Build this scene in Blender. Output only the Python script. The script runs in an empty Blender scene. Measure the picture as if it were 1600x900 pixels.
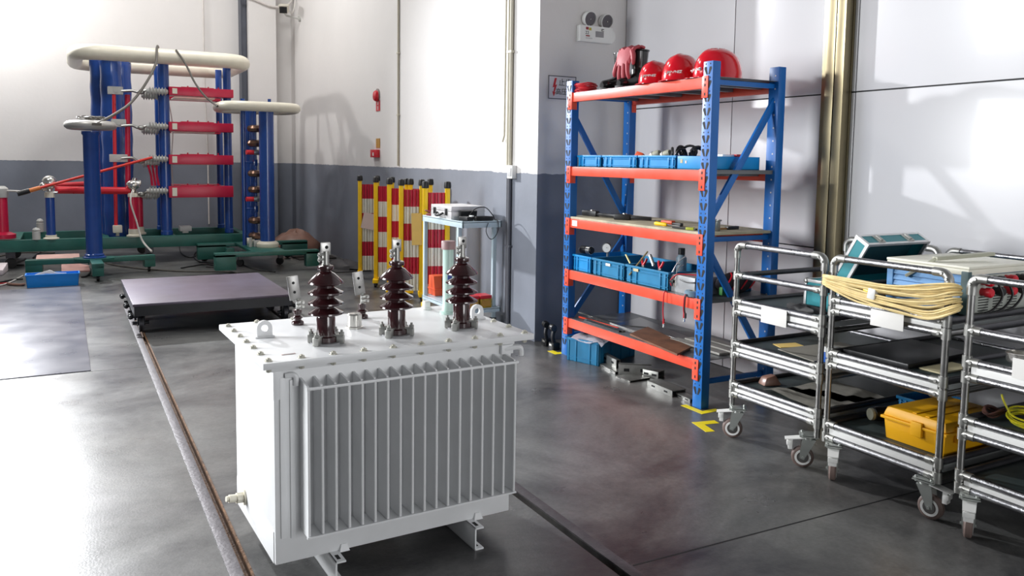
import bpy, bmesh, math, random
from mathutils import Vector, Matrix
random.seed(7)
PI=math.pi
scene=bpy.context.scene
COL=scene.collection
# ------------------------------------------------------------------ camera (fitted from the straight edges of the photo)
FPX,PX,PY,HC=1278.04,799.08,363.75,1.4
YAW,TILT,ROLL=.500615,.088311,.0141232
def _rot():
    cy,sy,ct,st=math.cos(YAW),math.sin(YAW),math.cos(TILT),math.sin(TILT)
    f=Vector((sy*ct,cy*ct,-st)); r=Vector((cy,-sy,0)); d=f.cross(r)
    cr,sr=math.cos(ROLL),math.sin(ROLL)
    return r*cr-d*sr, r*sr+d*cr, f
CR,CD,CF=_rot()
def ray(u,v): return CR*((u-PX)/FPX)+CD*((v-PY)/FPX)+CF
EYE=Vector((0,0,HC))
def G(u,v,z=0.0): d=ray(u,v); return EYE+d*((z-HC)/d.z)
def AX(u,v,x): d=ray(u,v); return EYE+d*(x/d.x)
def AY(u,v,y): d=ray(u,v); return EYE+d*(y/d.y)
cam=bpy.data.cameras.new('camera'); camo=bpy.data.objects.new('camera',cam); COL.objects.link(camo)
camo.matrix_world=Matrix(((CR.x,-CD.x,-CF.x,0),(CR.y,-CD.y,-CF.y,0),(CR.z,-CD.z,-CF.z,HC),(0,0,0,1)))
cam.sensor_fit='HORIZONTAL'; cam.sensor_width=36; cam.lens=FPX/1600*36
cam.shift_x=(800-PX)/1600; cam.shift_y=-(450-PY)/1600
cam.clip_end=200
scene.camera=camo
# ------------------------------------------------------------------ materials
def lin(c):
    c=c/255.0
    return c/12.92 if c<=.04045 else ((c+.055)/1.055)**2.4
def rgb(c): return (lin(c[0]),lin(c[1]),lin(c[2]),1)
MATS={}
def mat(name,c,rough=.5,metal=0.0,var=.08,scale=9.0,bump=0.0,bscale=60.0,coat=0.0,c2=None,rv=.08,spec=.5):
    if name in MATS: return MATS[name]
    m=bpy.data.materials.new(name); m.use_nodes=True
    nt=m.node_tree; N=nt.nodes; L=nt.links
    b=N['Principled BSDF']
    tc=N.new('ShaderNodeTexCoord')
    nz=N.new('ShaderNodeTexNoise'); nz.inputs['Scale'].default_value=scale; nz.inputs['Detail'].default_value=5
    L.new(tc.outputs['Object'],nz.inputs['Vector'])
    rp=N.new('ShaderNodeValToRGB'); rp.color_ramp.elements[0].position=.3; rp.color_ramp.elements[1].position=.7
    a=rgb(c)
    if c2: lo,hi=rgb(c),rgb(c2)
    else:
        lo=tuple(max(0,x*(1-var)) for x in a[:3])+(1,); hi=tuple(min(1,x*(1+var)) for x in a[:3])+(1,)
    rp.color_ramp.elements[0].color=lo; rp.color_ramp.elements[1].color=hi
    L.new(nz.outputs['Fac'],rp.inputs['Fac']); L.new(rp.outputs['Color'],b.inputs['Base Color'])
    mr=N.new('ShaderNodeMapRange'); mr.inputs['To Min'].default_value=max(.02,rough-rv); mr.inputs['To Max'].default_value=min(1,rough+rv)
    L.new(nz.outputs['Fac'],mr.inputs['Value']); L.new(mr.outputs['Result'],b.inputs['Roughness'])
    b.inputs['Metallic'].default_value=metal
    b.inputs['Specular IOR Level'].default_value=spec
    if coat: b.inputs['Coat Weight'].default_value=coat; b.inputs['Coat Roughness'].default_value=.08
    if bump:
        n2=N.new('ShaderNodeTexNoise'); n2.inputs['Scale'].default_value=bscale; n2.inputs['Detail'].default_value=4
        L.new(tc.outputs['Object'],n2.inputs['Vector'])
        bp=N.new('ShaderNodeBump'); bp.inputs['Strength'].default_value=bump; bp.inputs['Distance'].default_value=.01
        L.new(n2.outputs['Fac'],bp.inputs['Height']); L.new(bp.outputs['Normal'],b.inputs['Normal'])
    MATS[name]=m; return m
white_enamel=mat('white_enamel',(232,233,234),.35,var=.03)
brown_porcelain=mat('brown_porcelain',(52,24,27),.14,coat=.6,var=.12)
zinc=mat('zinc_plated',(170,170,166),.38,.85,var=.12,scale=30)
steel=mat('brushed_steel',(150,149,147),.32,.95,var=.1,scale=25)
chrome=mat('ribbed_chrome_tube',(150,150,153),.3,1.0,var=.18,scale=40,bump=.2,bscale=160)
darksteel=mat('dark_steel',(70,70,74),.42,.6,var=.2,scale=14)
stainless=mat('stainless_sheet',(140,130,104),.34,1.0,var=.08,scale=3)
black=mat('black_plastic',(22,22,24),.4,var=.2)
rubber=mat('black_rubber',(26,26,27),.6,var=.2)
hole=mat('dark_hole',(14,15,18),.7,var=.1)
rackblue=mat('rack_blue_paint',(18,104,184),.38,var=.06)
rackorange=mat('rack_orange_paint',(240,84,58),.36,var=.05)
deckgrey=mat('grey_deck_sheet',(112,114,116),.42,.4,var=.14,scale=6)
deckwood=mat('board_deck',(206,196,166),.7,c2=(150,144,126),scale=5)
binblue=mat('bin_blue_plastic',(18,140,205),.42,var=.1)
binblue2=mat('dusty_teal_blue_plastic',(22,120,165),.5,var=.14)
brightblue=mat('bright_blue_plastic',(0,140,235),.38,var=.05)
colblue=mat('column_blue_gloss',(34,74,150),.2,coat=.3,var=.07)
capred=mat('capacitor_red',(200,26,66),.32,var=.06)
rodred=mat('rod_red',(215,38,52),.3,var=.06)
green=mat('machine_green_paint',(38,98,88),.38,var=.12,scale=5)
cream=mat('ivory_enamel',(232,226,208),.35,var=.05)
ceram=mat('grey_ceramic',(190,190,186),.4,var=.1)
copper=mat('dull_bronze',(134,104,88),.3,.75,var=.15)
yellow=mat('yellow_paint',(245,200,18),.4,var=.05)
toolyellow=mat('toolbox_yellow',(240,176,16),.42,var=.05)
whitepaint=mat('barrier_white',(222,222,212),.45,var=.05)
barred=mat('barrier_red',(186,14,52),.42,var=.06)
tape=mat('floor_tape_yellow',(240,218,24),.5,var=.06)
helmetred=mat('helmet_red',(214,20,40),.18,coat=.4,var=.05)
glovered=mat('glove_rubber_red',(178,70,80),.55,var=.12)
bootblack=mat('boot_black',(20,20,22),.25,var=.15,coat=.3)
teal=mat('case_teal',(16,130,140),.42,var=.07)
tealdark=mat('case_teal_dark',(14,62,72),.6,var=.1)
alu=mat('aluminium_edge',(212,212,212),.3,.7,var=.08)
paper=mat('white_paper',(226,224,220),.7,var=.03)
pinkpaper=mat('pinkish_paper',(226,206,202),.7,var=.03)
yelpaper=mat('yellow_paper',(240,206,120),.7,var=.04)
manila=mat('manila_paper',(196,186,150),.75,var=.05)
instblue=mat('instrument_blue',(92,150,205),.45,var=.04)
instwhite=mat('instrument_cream',(226,224,208),.45,var=.03)
handlegrey=mat('grey_plastic',(168,168,150),.5,var=.05)
mint=mat('mint_enamel',(186,214,204),.35,var=.04)
pinkgrey=mat('faded_pink_cap',(160,130,130),.5,var=.06)
tan=mat('tan_cable',(224,200,140),.5,var=.12,scale=30)
cablegrey=mat('grey_cable',(92,88,82),.5,var=.12)
cableblack=mat('black_cable',(24,23,25),.45,var=.15)
cablewhite=mat('white_cable',(214,210,204),.5,var=.06)
rust=mat('rusty_steel',(128,92,60),.8,c2=(78,54,38),scale=30,bump=.6,bscale=80)
railsteel=mat('worn_rail_steel',(86,82,86),.5,.3,var=.2,scale=18,bump=.2)
brownboard=mat('brown_board',(128,84,58),.6,c2=(88,58,42),scale=8)
matdark=mat('tray_mat',(52,62,62),.5,var=.15,scale=5)
plategrey=mat('platform_steel_plate',(112,104,120),.38,.3,c2=(82,72,82),scale=2.2)
blacksteel=mat('black_steel',(18,19,26),.4,var=.2)
whiteplastic=mat('white_plastic',(235,235,232),.35,var=.03)
wheelgrey=mat('wheel_polyurethane',(122,104,98),.45,var=.12)
lightsteelblue=mat('pale_blue_steel',(196,214,222),.35,var=.06)
orangecase=mat('orange_plastic',(226,88,42),.45,var=.06)
capsilver=mat('bright_cap_metal',(216,214,208),.22,.9,var=.06)
goldlabel=mat('gold_label',(186,138,54),.4,var=.1)
signred=mat('sign_red',(205,18,40),.4,var=.04)
ink=mat('black_ink',(22,22,24),.5,var=.05)
lampglass=mat('reflector_glass',(96,92,96),.2,.5,var=.15)
tarp=mat('brown_tarp',(140,104,90),.35,var=.2,scale=6)
pinkcloth=mat('pink_cardboard',(206,160,152),.7,var=.08)
white_cloth=mat('white_cloth',(222,224,234),.8,var=.05)
greenstuff=mat('green_pouch',(60,130,60),.6,var=.1)
labelblue=mat('label_blue',(28,60,140),.4,var=.06)
battlabel=mat('battery_label',(200,160,30),.45,c2=(150,120,30),scale=40)
# ------------------------------------------------------------------ mesh builder
def axes_to(d):
    d=Vector(d).normalized(); u=Vector((0,0,1)) if abs(d.z)<.95 else Vector((1,0,0))
    a=d.cross(u).normalized(); b=d.cross(a).normalized(); return a,b,d
def spline(pts,n=6,closed=False):
    P=[Vector(p) for p in pts]; out=[]; m=len(P)
    rng=range(m) if closed else range(m-1)
    for i in rng:
        if closed: p0,p1,p2,p3=P[i-1],P[i],P[(i+1)%m],P[(i+2)%m]
        else: p0,p1,p2,p3=P[max(i-1,0)],P[i],P[i+1],P[min(i+2,m-1)]
        for k in range(n):
            t=k/n
            out.append(.5*((2*p1)+(p2-p0)*t+(2*p0-5*p1+4*p2-p3)*t*t+(3*p1-3*p2+p3-p0)*t**3))
    if not closed: out.append(P[-1])
    return out
class M:
    def __init__(s): s.bm=bmesh.new(); s.mi=0
    def m(s,i): s.mi=i; return s
    def face(s,vs):
        try: f=s.bm.faces.new(vs); f.material_index=s.mi; return f
        except ValueError: return None
    def hexa(s,c,bev=0.0):
        vs=[s.bm.verts.new(p) for p in c]
        fs=[s.face([vs[i] for i in q]) for q in ((3,2,1,0),(4,5,6,7),(0,1,5,4),(1,2,6,5),(2,3,7,6),(3,0,4,7))]
        if bev>0:
            es=list({e for f in fs for e in f.edges})
            r=bmesh.ops.bevel(s.bm,geom=es,offset=bev,segments=2,affect='EDGES',profile=.6)
            for f in r['faces']: f.material_index=s.mi
        return s
    def box(s,x0,x1,y0,y1,z0,z1,bev=0.0):
        return s.hexa([(x0,y0,z0),(x1,y0,z0),(x1,y1,z0),(x0,y1,z0),(x0,y0,z1),(x1,y0,z1),(x1,y1,z1),(x0,y1,z1)],bev)
    def obox(s,c,sz,rz=0,bev=0.0,rx=0,ry=0):
        R=Matrix.Rotation(rz,3,'Z')@Matrix.Rotation(ry,3,'Y')@Matrix.Rotation(rx,3,'X'); c=Vector(c)
        h=[v*.5 for v in sz]
        k=[(-1,-1,-1),(1,-1,-1),(1,1,-1),(-1,1,-1),(-1,-1,1),(1,-1,1),(1,1,1),(-1,1,1)]
        return s.hexa([c+R@Vector((a*h[0],b*h[1],d*h[2])) for a,b,d in k],bev)
    def bar(s,p0,p1,w,h,bev=0.0,up=(0,0,1)):
        p0,p1=Vector(p0),Vector(p1); d=(p1-p0).normalized(); a=d.cross(Vector(up)).normalized(); b=a.cross(d)
        q=[(-1,-1),(1,-1),(1,1),(-1,1)]
        return s.hexa([p0+a*(i*w/2)+b*(j*h/2) for i,j in q]+[p1+a*(i*w/2)+b*(j*h/2) for i,j in q],bev)
    def rings(s,rs,closed=False,cap=True):
        vs=[[s.bm.verts.new(p) for p in r] for r in rs]; n=len(vs[0])
        k=len(vs)
        for i in range(k if closed else k-1):
            a,b=vs[i],vs[(i+1)%k]
            for j in range(n): s.face([a[j],a[(j+1)%n],b[(j+1)%n],b[j]])
        if cap and not closed:
            s.face(list(reversed(vs[0]))); s.face(vs[-1])
        return s
    def cyl(s,p0,p1,r0,r1=None,n=14):
        r1=r0 if r1 is None else r1
        p0,p1=Vector(p0),Vector(p1); a,b,d=axes_to(p1-p0)
        f=lambda p,r:[p+(a*math.cos(2*PI*i/n)+b*math.sin(2*PI*i/n))*r for i in range(n)]
        return s.rings([f(p0,r0),f(p1,r1)])
    def lathe(s,c,prof,n=20,axis=(0,0,1),cap=True):
        c=Vector(c); a,b,d=axes_to(axis)
        return s.rings([[c+d*z+(a*math.cos(2*PI*i/n)+b*math.sin(2*PI*i/n))*max(r,.0004) for i in range(n)] for r,z in prof],cap=cap)
    def tube(s,pts,r,n=8,closed=False):
        P=[Vector(p) for p in pts]; k=len(P); rs=[]
        T=[]
        for i in range(k):
            if closed: t=P[(i+1)%k]-P[i-1]
            else: t=P[min(i+1,k-1)]-P[max(i-1,0)]
            T.append(t.normalized() if t.length>1e-9 else Vector((0,0,1)))
        a,b,_=axes_to(T[0])
        for i in range(k):
            a=(a-T[i]*a.dot(T[i])); a=a.normalized() if a.length>1e-6 else axes_to(T[i])[0]
            b=T[i].cross(a); rr=r[i] if isinstance(r,(list,tuple)) else r
            rs.append([P[i]+(a*math.cos(2*PI*j/n)+b*math.sin(2*PI*j/n))*rr for j in range(n)])
        return s.rings(rs,closed=closed)
    def prism(s,poly,ax,a,b,o=(0,0,0)):
        # polygon of 2D points extruded along axis ax ('x': (y,z), 'y': (x,z), 'z': (x,y))
        def p(q,t):
            v={'x':(t,q[0],q[1]),'y':(q[0],t,q[1]),'z':(q[0],q[1],t)}[ax]
            return Vector(v)+Vector(o)
        v0=[s.bm.verts.new(p(q,a)) for q in poly]; v1=[s.bm.verts.new(p(q,b)) for q in poly]
        s.face(list(reversed(v0))); s.face(v1); n=len(poly)
        for i in range(n): s.face([v0[i],v0[(i+1)%n],v1[(i+1)%n],v1[i]])
        return s
    def sph(s,c,r,sc=(1,1,1),n=14,m=8):
        c=Vector(c)
        rs=[]
        for k in range(m+1):
            t=-PI/2+PI*k/m; rr=max(math.cos(t),.001)
            rs.append([c+Vector((math.cos(2*PI*i/n)*rr*r*sc[0],math.sin(2*PI*i/n)*rr*r*sc[1],math.sin(t)*r*sc[2])) for i in range(n)])
        return s.rings(rs)
    def sheet(s,pts,nrm,t):
        # closed polygon of 3D points given thickness t along nrm
        nrm=Vector(nrm).normalized()*t
        v0=[s.bm.verts.new(Vector(p)) for p in pts]; v1=[s.bm.verts.new(Vector(p)+nrm) for p in pts]
        s.face(v0); s.face(list(reversed(v1))); n=len(pts)
        for i in range(n): s.face([v0[(i+1)%n],v0[i],v1[i],v1[(i+1)%n]])
        return s
    def xform(s,mtx):
        bmesh.ops.transform(s.bm,matrix=mtx,verts=s.bm.verts); return s
    def build(s,name,mats,parent=None,label=None,local=False,ang=38):
        if not isinstance(mats,(list,tuple)): mats=[mats]
        bmesh.ops.recalc_face_normals(s.bm,faces=s.bm.faces)
        off=Vector((0,0,0))
        if parent is not None and not local:
            off=ORG.get(parent.name,Vector((0,0,0)))
        if parent is None:
            zs=[v.co for v in s.bm.verts]
            lo=Vector([min(v[i] for v in zs) for i in range(3)]); hi=Vector([max(v[i] for v in zs) for i in range(3)])
            off=Vector(((lo.x+hi.x)/2,(lo.y+hi.y)/2,lo.z))
        if off.length: bmesh.ops.translate(s.bm,vec=-off,verts=s.bm.verts)
        me=bpy.data.meshes.new(name); s.bm.to_mesh(me); s.bm.free()
        for m in mats: me.materials.append(m)
        me.polygons.foreach_set('use_smooth',[True]*len(me.polygons))
        me.set_sharp_from_angle(angle=math.radians(ang))
        o=bpy.data.objects.new(name,me); COL.objects.link(o)
        if parent is None: o.location=off; ORG[o.name]=off.copy()
        else:
            o.parent=parent; ORG[o.name]=off.copy()
        if label: o['label']=label
        return o
ORG={}
def thing(name,loc,label,cat,group=None,rz=0.0):
    o=bpy.data.objects.new(name,None); COL.objects.link(o); o.empty_display_size=.1
    o.location=loc; o.rotation_euler=(0,0,rz); ORG[o.name]=Vector(loc) if rz==0 else Vector((0,0,0))
    return tag(o,label,cat,group)
def tag(o,label,cat,group=None):
    o['label']=label; o['category']=cat
    if group: o['group']=group
    return o
def struct(o): o['kind']='structure'; return o
def dup(root,loc,rz=None,label=None,group=None):
    def cp(o,p):
        c=o.copy(); COL.objects.link(c)
        if p is not None: c.parent=p
        for ch in o.children: cp(ch,c)
        return c
    r=cp(root,None); r.location=loc
    if rz is not None: r.rotation_euler=(0,0,rz)
    if label: r['label']=label
    if group: r['group']=group
    return r
def text(name,s,size,m,parent,mtx,depth=.0006,local=True):
    cu=bpy.data.curves.new(name,'FONT'); cu.body=s; cu.size=size; cu.align_x='CENTER'; cu.align_y='CENTER'; cu.extrude=depth
    t=bpy.data.objects.new(name+'_src',cu); COL.objects.link(t)
    dg=bpy.context.evaluated_depsgraph_get(); me=bpy.data.meshes.new_from_object(t.evaluated_get(dg))
    COL.objects.unlink(t); bpy.data.objects.remove(t)
    me.transform(mtx); me.materials.clear(); me.materials.append(m)
    o=bpy.data.objects.new(name,me); COL.objects.link(o); o.parent=parent
    return o
WORLD,KEY,BEAM,SIDE,CEIL_FILL,FRONT,EXPO=.14,190,3500,215,105,130,.18
# ------------------------------------------------------------------ setting
def wallmat(name,c,dado,zd,rough=.55,drough=.4):
    m=mat(name,c,rough,var=.025,scale=1.3,bump=.12,bscale=18)
    nt=m.node_tree;N=nt.nodes;L=nt.links;b=N['Principled BSDF']
    ge=N.new('ShaderNodeNewGeometry'); sx=N.new('ShaderNodeSeparateXYZ'); L.new(ge.outputs['Position'],sx.inputs[0])
    nz=N.new('ShaderNodeTexNoise'); nz.inputs['Scale'].default_value=14; L.new(ge.outputs['Position'],nz.inputs['Vector'])
    ad=N.new('ShaderNodeMath'); ad.operation='MULTIPLY_ADD'; ad.inputs[1].default_value=.02; L.new(nz.outputs['Fac'],ad.inputs[0]); L.new(sx.outputs['Z'],ad.inputs[2])
    gt=N.new('ShaderNodeMath'); gt.operation='GREATER_THAN'; gt.inputs[1].default_value=zd+.01; L.new(ad.outputs[0],gt.inputs[0])
    n3=N.new('ShaderNodeTexNoise'); n3.inputs['Scale'].default_value=2.2; n3.inputs['Detail'].default_value=6; L.new(ge.outputs['Position'],n3.inputs['Vector'])
    r3=N.new('ShaderNodeValToRGB'); a=rgb(dado)
    r3.color_ramp.elements[0].position=.3; r3.color_ramp.elements[1].position=.7
    r3.color_ramp.elements[0].color=tuple(x*.9 for x in a[:3])+(1,); r3.color_ramp.elements[1].color=tuple(min(1,x*1.1) for x in a[:3])+(1,)
    L.new(n3.outputs['Fac'],r3.inputs['Fac'])
    mx=N.new('ShaderNodeMix'); mx.data_type='RGBA'
    src=b.inputs['Base Color'].links[0].from_socket
    L.new(gt.outputs[0],mx.inputs[0]); L.new(r3.outputs['Color'],mx.inputs[6]); L.new(src,mx.inputs[7]); L.new(mx.outputs[2],b.inputs['Base Color'])
    return m
wall_paint=wallmat('painted_wall',(226,223,221),(124,129,140),1.30)
panel_paint=mat('white_wall_panel',(216,215,218),.3,var=.02,scale=.8,spec=.5,coat=.2)
seamdark=mat('panel_joint_dark',(30,30,32),.6)
ceil_paint=mat('ceiling_paint',(150,150,150),.8,var=.04,scale=1)
def floormat():
    m=mat('polished_concrete',(92,92,93),.26,var=.1,scale=.9,bump=.05,bscale=120,spec=.55)
    nt=m.node_tree;N=nt.nodes;L=nt.links;b=N['Principled BSDF']
    tc=[n for n in N if n.type=='TEX_COORD'][0]
    def nz(scale,detail,rough=.6,dist=0.0):
        n=N.new('ShaderNodeTexNoise'); n.inputs['Scale'].default_value=scale; n.inputs['Detail'].default_value=detail; n.inputs['Roughness'].default_value=rough; n.inputs['Distortion'].default_value=dist
        L.new(tc.outputs['Object'],n.inputs['Vector']); return n
    def ramp(n,p0,c0,p1,c1):
        r=N.new('ShaderNodeValToRGB'); e=r.color_ramp.elements; e[0].position=p0; e[0].color=c0; e[1].position=p1; e[1].color=c1
        L.new(n.outputs['Fac'],r.inputs['Fac']); return r
    big=ramp(nz(1.1,8,.68,.6),.36,rgb((50,50,53)),.64,rgb((118,118,116)))
    tint=ramp(nz(1.6,4,.5,.3),.42,(1,1,1,1),.72,(.97,.93,.92,1))
    fine=ramp(nz(55,6,.7),.3,(.8,.8,.8,1),.7,(1.15,1.15,1.15,1))
    m1=N.new('ShaderNodeMix'); m1.data_type='RGBA'; m1.blend_type='MULTIPLY'; m1.inputs[0].default_value=1
    m2=N.new('ShaderNodeMix'); m2.data_type='RGBA'; m2.blend_type='MULTIPLY'; m2.inputs[0].default_value=1
    L.new(big.outputs[0],m1.inputs[6]); L.new(tint.outputs[0],m1.inputs[7]); L.new(m1.outputs[2],m2.inputs[6]); L.new(fine.outputs[0],m2.inputs[7])
    L.new(m2.outputs[2],b.inputs['Base Color'])
    rr=N.new('ShaderNodeMapRange'); rr.inputs['To Min'].default_value=.2; rr.inputs['To Max'].default_value=.42
    L.new(nz(3,6,.65).outputs['Fac'],rr.inputs['Value']); L.new(rr.outputs['Result'],b.inputs['Roughness'])
    return m
concrete=floormat()
Y0,YB,XW=-5.0,14.0,3.96
CZ=6.2
f=M()
for a,b in ((-9,.491),(.52,1.616),(1.644,4.3)):
    f.box(a,b,Y0,8.2,-.06,0)
f.box(-9,4.3,8.2,YB+.2,-.06,0)
floor=struct(f.build('floor',concrete))
f=M()
for a,b in ((.48,.53),(1.606,1.654)): f.box(a,b,Y0,8.2,-.058,-.035)
f.box(.515,.522,Y0,8.2,-.04,.002); f.box(.490,.494,Y0,8.2,-.04,.001)
struct(f.build('trim_1',rust))
f=M(); f.box(.447,.490,Y0,8.25,-.01,.004,.001)
struct(f.build('trim_2',railsteel))
f=M(); f.box(1.645,1.690,Y0,8.25,-.01,.004,.001)
struct(f.build('trim_3',railsteel))
f=M(); f.bar((1.70,2.19,.0005),(3.95,2.14,.0005),.006,.001); f.bar((.09,5.86,.0005),(.445,5.84,.0005),.006,.001); f.bar((-9,2.2,.0005),(.44,2.2,.0005),.005,.001)
struct(f.build('trim_4',seamdark))
# walls
f=M(); f.box(-9,3.5,YB,YB+.25,0,CZ)
struct(f.build('wall_back',wall_paint))
f=M(); f.box(2.66,3.09,YB-.3,YB+.05,0,CZ)           # pilaster near the corner
f.box(3.4,3.62,5.9,YB+.1,0,CZ)
struct(f.build('wall_side',wall_paint))
f=M(); f.box(3.167,4.25,5.39,6.12,0,CZ)
struct(f.build('wall_pillar',wall_paint))
# panelled wall on the right: separate sheets with open joints over a dark backing
ys=[Y0,-.9,1.9,3.19,3.30,4.17,5.385]
zs=[0,.90,1.815,3.9,CZ]
f=M(); f.m(1).box(XW+.012,XW+.2,Y0,5.39,0,CZ); f.m(0)
g=.004
for i in range(len(ys)-1):
    for k in range(len(zs)-1):
        f.box(XW,XW+.02,ys[i]+g,ys[i+1]-g,zs[k]+g,zs[k+1]-g,.0015)
struct(f.build('wall_right',[panel_paint,seamdark]))
f=M(); f.box(-9,4.2,Y0,YB+.2,CZ,CZ+.1)
struct(f.build('ceiling',ceil_paint))
# stainless edge post standing on the panelled wall
pa=AX(1302,100,3.90); pb=AX(1336,100,3.90); pc=AX(1291,171,3.955)
t=thing('stainless_post',(3.92,3.30,0),'tall stainless steel cover post on the white panelled wall','post')
f=M(); f.box(3.945,XW,3.215,3.42,0,CZ,.001); f.build('backing_strip',stainless,t)
f=M(); f.box(3.885,3.945,3.285,3.345,0,CZ,.003); f.build('cover_profile',stainless,t)
f=M(); f.box(3.885,3.945,3.218,3.279,0,CZ,.003); f.build('cover_profile',stainless,t)
# dark steel column and conduits
f=M(); f.box(2.56,2.655,YB-.16,YB-.01,0,CZ,.003); f.box(2.555,2.57,YB-.2,YB-.01,0,CZ)
tag(f.build('steel_column',mat('column_grey_paint',(84,88,98),.5)),'dark grey steel column in the back corner beside the pilaster','column')
def conduit(name,pts,r,m,label,clips=()):
    f=M(); f.tube(pts,r,10)
    for c in clips: f.obox(c,(.03,.05,.02),0,.002)
    return tag(f.build(name,m),label,'pipe')
x=AY(318,50,YB-.015).x
conduit('conduit_pipe',[(x,YB-.015,CZ),(x,YB-.015,2.6),(x+.03,YB-.015,1.4),(x+.03,YB-.015,.3)],.012,mat('conduit_white',(214,208,204),.5),'thin white conduit running down the back wall behind the red capacitors')
conduit('conduit_pipe',[(3.388,8.935,CZ),(3.388,8.94,1.32)],.013,mat('conduit_cream',(200,194,176),.5),'cream conduit running down the side wall above the yellow barriers',[(3.388,8.937,2.6),(3.388,8.937,1.9)])
f=M()
for dy in (0,.035): f.tube([(3.15,5.80+dy,CZ),(3.15,5.80+dy,1.36)],.014,10)
f.tube([(3.15,5.88,CZ),(3.15,5.90,1.6),(3.15,5.93,1.55)],.008,8)
for z in (2.9,2.25): f.box(3.135,3.166,5.775,5.86,z,z+.02,.002)
tag(f.build('conduit_pipe',MATS['conduit_cream']),'pair of cream conduits on the pillar above the socket box','pipe')
f=M(); f.tube([(3.15,5.80,1.26),(3.15,5.80,.02)],.016,10); f.tube([(3.15,5.83,1.26),(3.15,5.83,.02)],.012,10); f.box(3.14,3.166,5.77,5.85,.7,.715)
tag(f.build('conduit_pipe',mat('conduit_grey',(92,94,102),.5)),'grey painted conduits on the lower pillar, below the socket box','pipe')
t=thing('socket_box',(3.15,5.76,1.26),'small white wall socket box on the pillar','socket')
f=M(); f.box(3.125,3.166,5.715,5.80,1.255,1.36,.004); f.build('box',whiteplastic,t)
f=M(); f.box(3.12,3.126,5.73,5.785,1.275,1.34,.002); f.build('cover_plate',mat('plate_grey',(205,205,205),.4),t)
# steel plate let into the floor
f=M(); f.box(-3.2,.115,5.87,9.75,0,.006,.002)
tag(f.build('floor_plate',mat('floor_steel_plate',(104,106,118),.3,.25,c2=(128,128,136),scale=3)),'large flat grey steel plate lying on the floor at left','plate')
# ------------------------------------------------------------------ light
w=bpy.data.worlds.new('world'); scene.world=w; w.use_nodes=True
w.node_tree.nodes['Background'].inputs[0].default_value=(.90,.95,1.0,1); w.node_tree.nodes['Background'].inputs[1].default_value=WORLD
def lamp(kind,name,loc,energy,color=(1,1,1),size=None,size_y=None,target=None,spread=None):
    l=bpy.data.lights.new(name,kind); l.energy=energy; l.color=color
    if kind=='AREA':
        l.shape='RECTANGLE'; l.size=size; l.size_y=size_y
        if spread: l.spread=spread
    elif size is not None: l.shadow_soft_size=size
    o=bpy.data.objects.new(name,l); COL.objects.link(o); o.location=loc
    if target is not None: o.rotation_euler=(Vector(target)-Vector(loc)).to_track_quat('-Z','Y').to_euler()
    return o
lamp('POINT','flood_lamp',(-1.15,13.2,4.1),KEY,(1,.99,.97),.13)
sp=lamp('SPOT','flood_beam',(-1.15,13.2,4.1),BEAM,(.95,.97,1),.13,None,(1.6,3.4,.2)); sp.data.spot_size=math.radians(66); sp.data.spot_blend=1.0
lamp('AREA','left_fill',(-5.2,6.2,2.7),SIDE,(.96,.98,1),3,3,(0.7,3.0,0.5),math.radians(95))  # unseen light from the left, spread and aim shaped to brighten the transformer
for xx,yy in ((-1.2,8.6),(1.6,10.8)): lamp('AREA','ceiling_fill',(xx,yy,CZ-.1),CEIL_FILL,(1,.99,.97),1.2,1.2,(xx,yy,0))  # added overhead fill for general ambient light, no fixtures seen
lamp('AREA','front_fill',(2.4,-4.6,1.5),FRONT,(.98,.99,1),2.6,2.2,(1.2,4,.8))  # added low fill behind the camera, brightens upright faces and only grazes the floor
scene.view_settings.view_transform='Standard'; scene.view_settings.look='None'
scene.view_settings.exposure=EXPO; scene.view_settings.gamma=1; scene.view_settings.use_curve_mapping=False
# ------------------------------------------------------------------ transformer
TY=.03212
TO=G(742,861)
tr=thing('power_transformer',(TO.x,TO.y,0),'large white oil-filled transformer with cooling fins standing between the floor rails','transformer',rz=TY)
def tb(m,name,mats,label=None,p=None): return m.build(name,mats,p or tr,label,local=True)
f=M(); f.box(-.69,.184,.075,.64,.083,.743,.004)
f.box(-.70,.194,.068,.65,.722,.742,.002)                       # top flange
f.box(-.672,-.655,.069,.077,.17,.70,.001); f.box(-.640,-.625,.069,.077,.165,.69,.001)
f.box(-.692,-.66,.0695,.0745,.63,.735,.002)
f.box(-.693,-.688,.09,.63,.083,.19,.002)
tank=tb(f,'tank',white_enamel)
f=M()
f.hexa([(-.735,.02,.743),(.25,.02,.743),(.25,.70,.743),(-.735,.70,.743),(-.735,.02,.765),(.25,.02,.765),(.25,.70,.765),(-.735,.70,.765)],.004)
lid=tb(f,'lid',white_enamel)
def boltm(x,y):
    f=M(); z=.765
    f.cyl((x,y,z),(x,y,z+.002),.013,n=16); f.cyl((x,y,z+.002),(x,y,z+.008),.0095,n=6); f.cyl((x,y,z-.036),(x,y,z+.011),.0045,n=8)
    f.cyl((x,y,z-.022),(x,y,z-.034),.009,n=6)
    return f
pts=[(-.712+i*.104,.047) for i in range(10)]+[(-.712,.047+i*.1) for i in range(1,7)]+[(.226,.047+i*.12) for i in range(1,6)]+[(-.6+i*.14,.675) for i in range(6)]
for p in pts: tb(boltm(*p),'bolt',mat('bolt_pale_zinc',(206,204,192),.42,.55,var=.06))
N=18; fx0,fx1=-.604,.152
for i in range(N):
    x=fx0+(fx1-fx0)*i/(N-1)
    f=M(); f.prism([(-.010,.196),(-.010,.676),(-.004,.684),(.078,.694),(.078,.196)],'x',x-.0035,x+.0035)
    f.tube([(x,-.010,.198),(x,-.010,.674)],.0048,8)
    tb(f,'cooling_fin',white_enamel)
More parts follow.
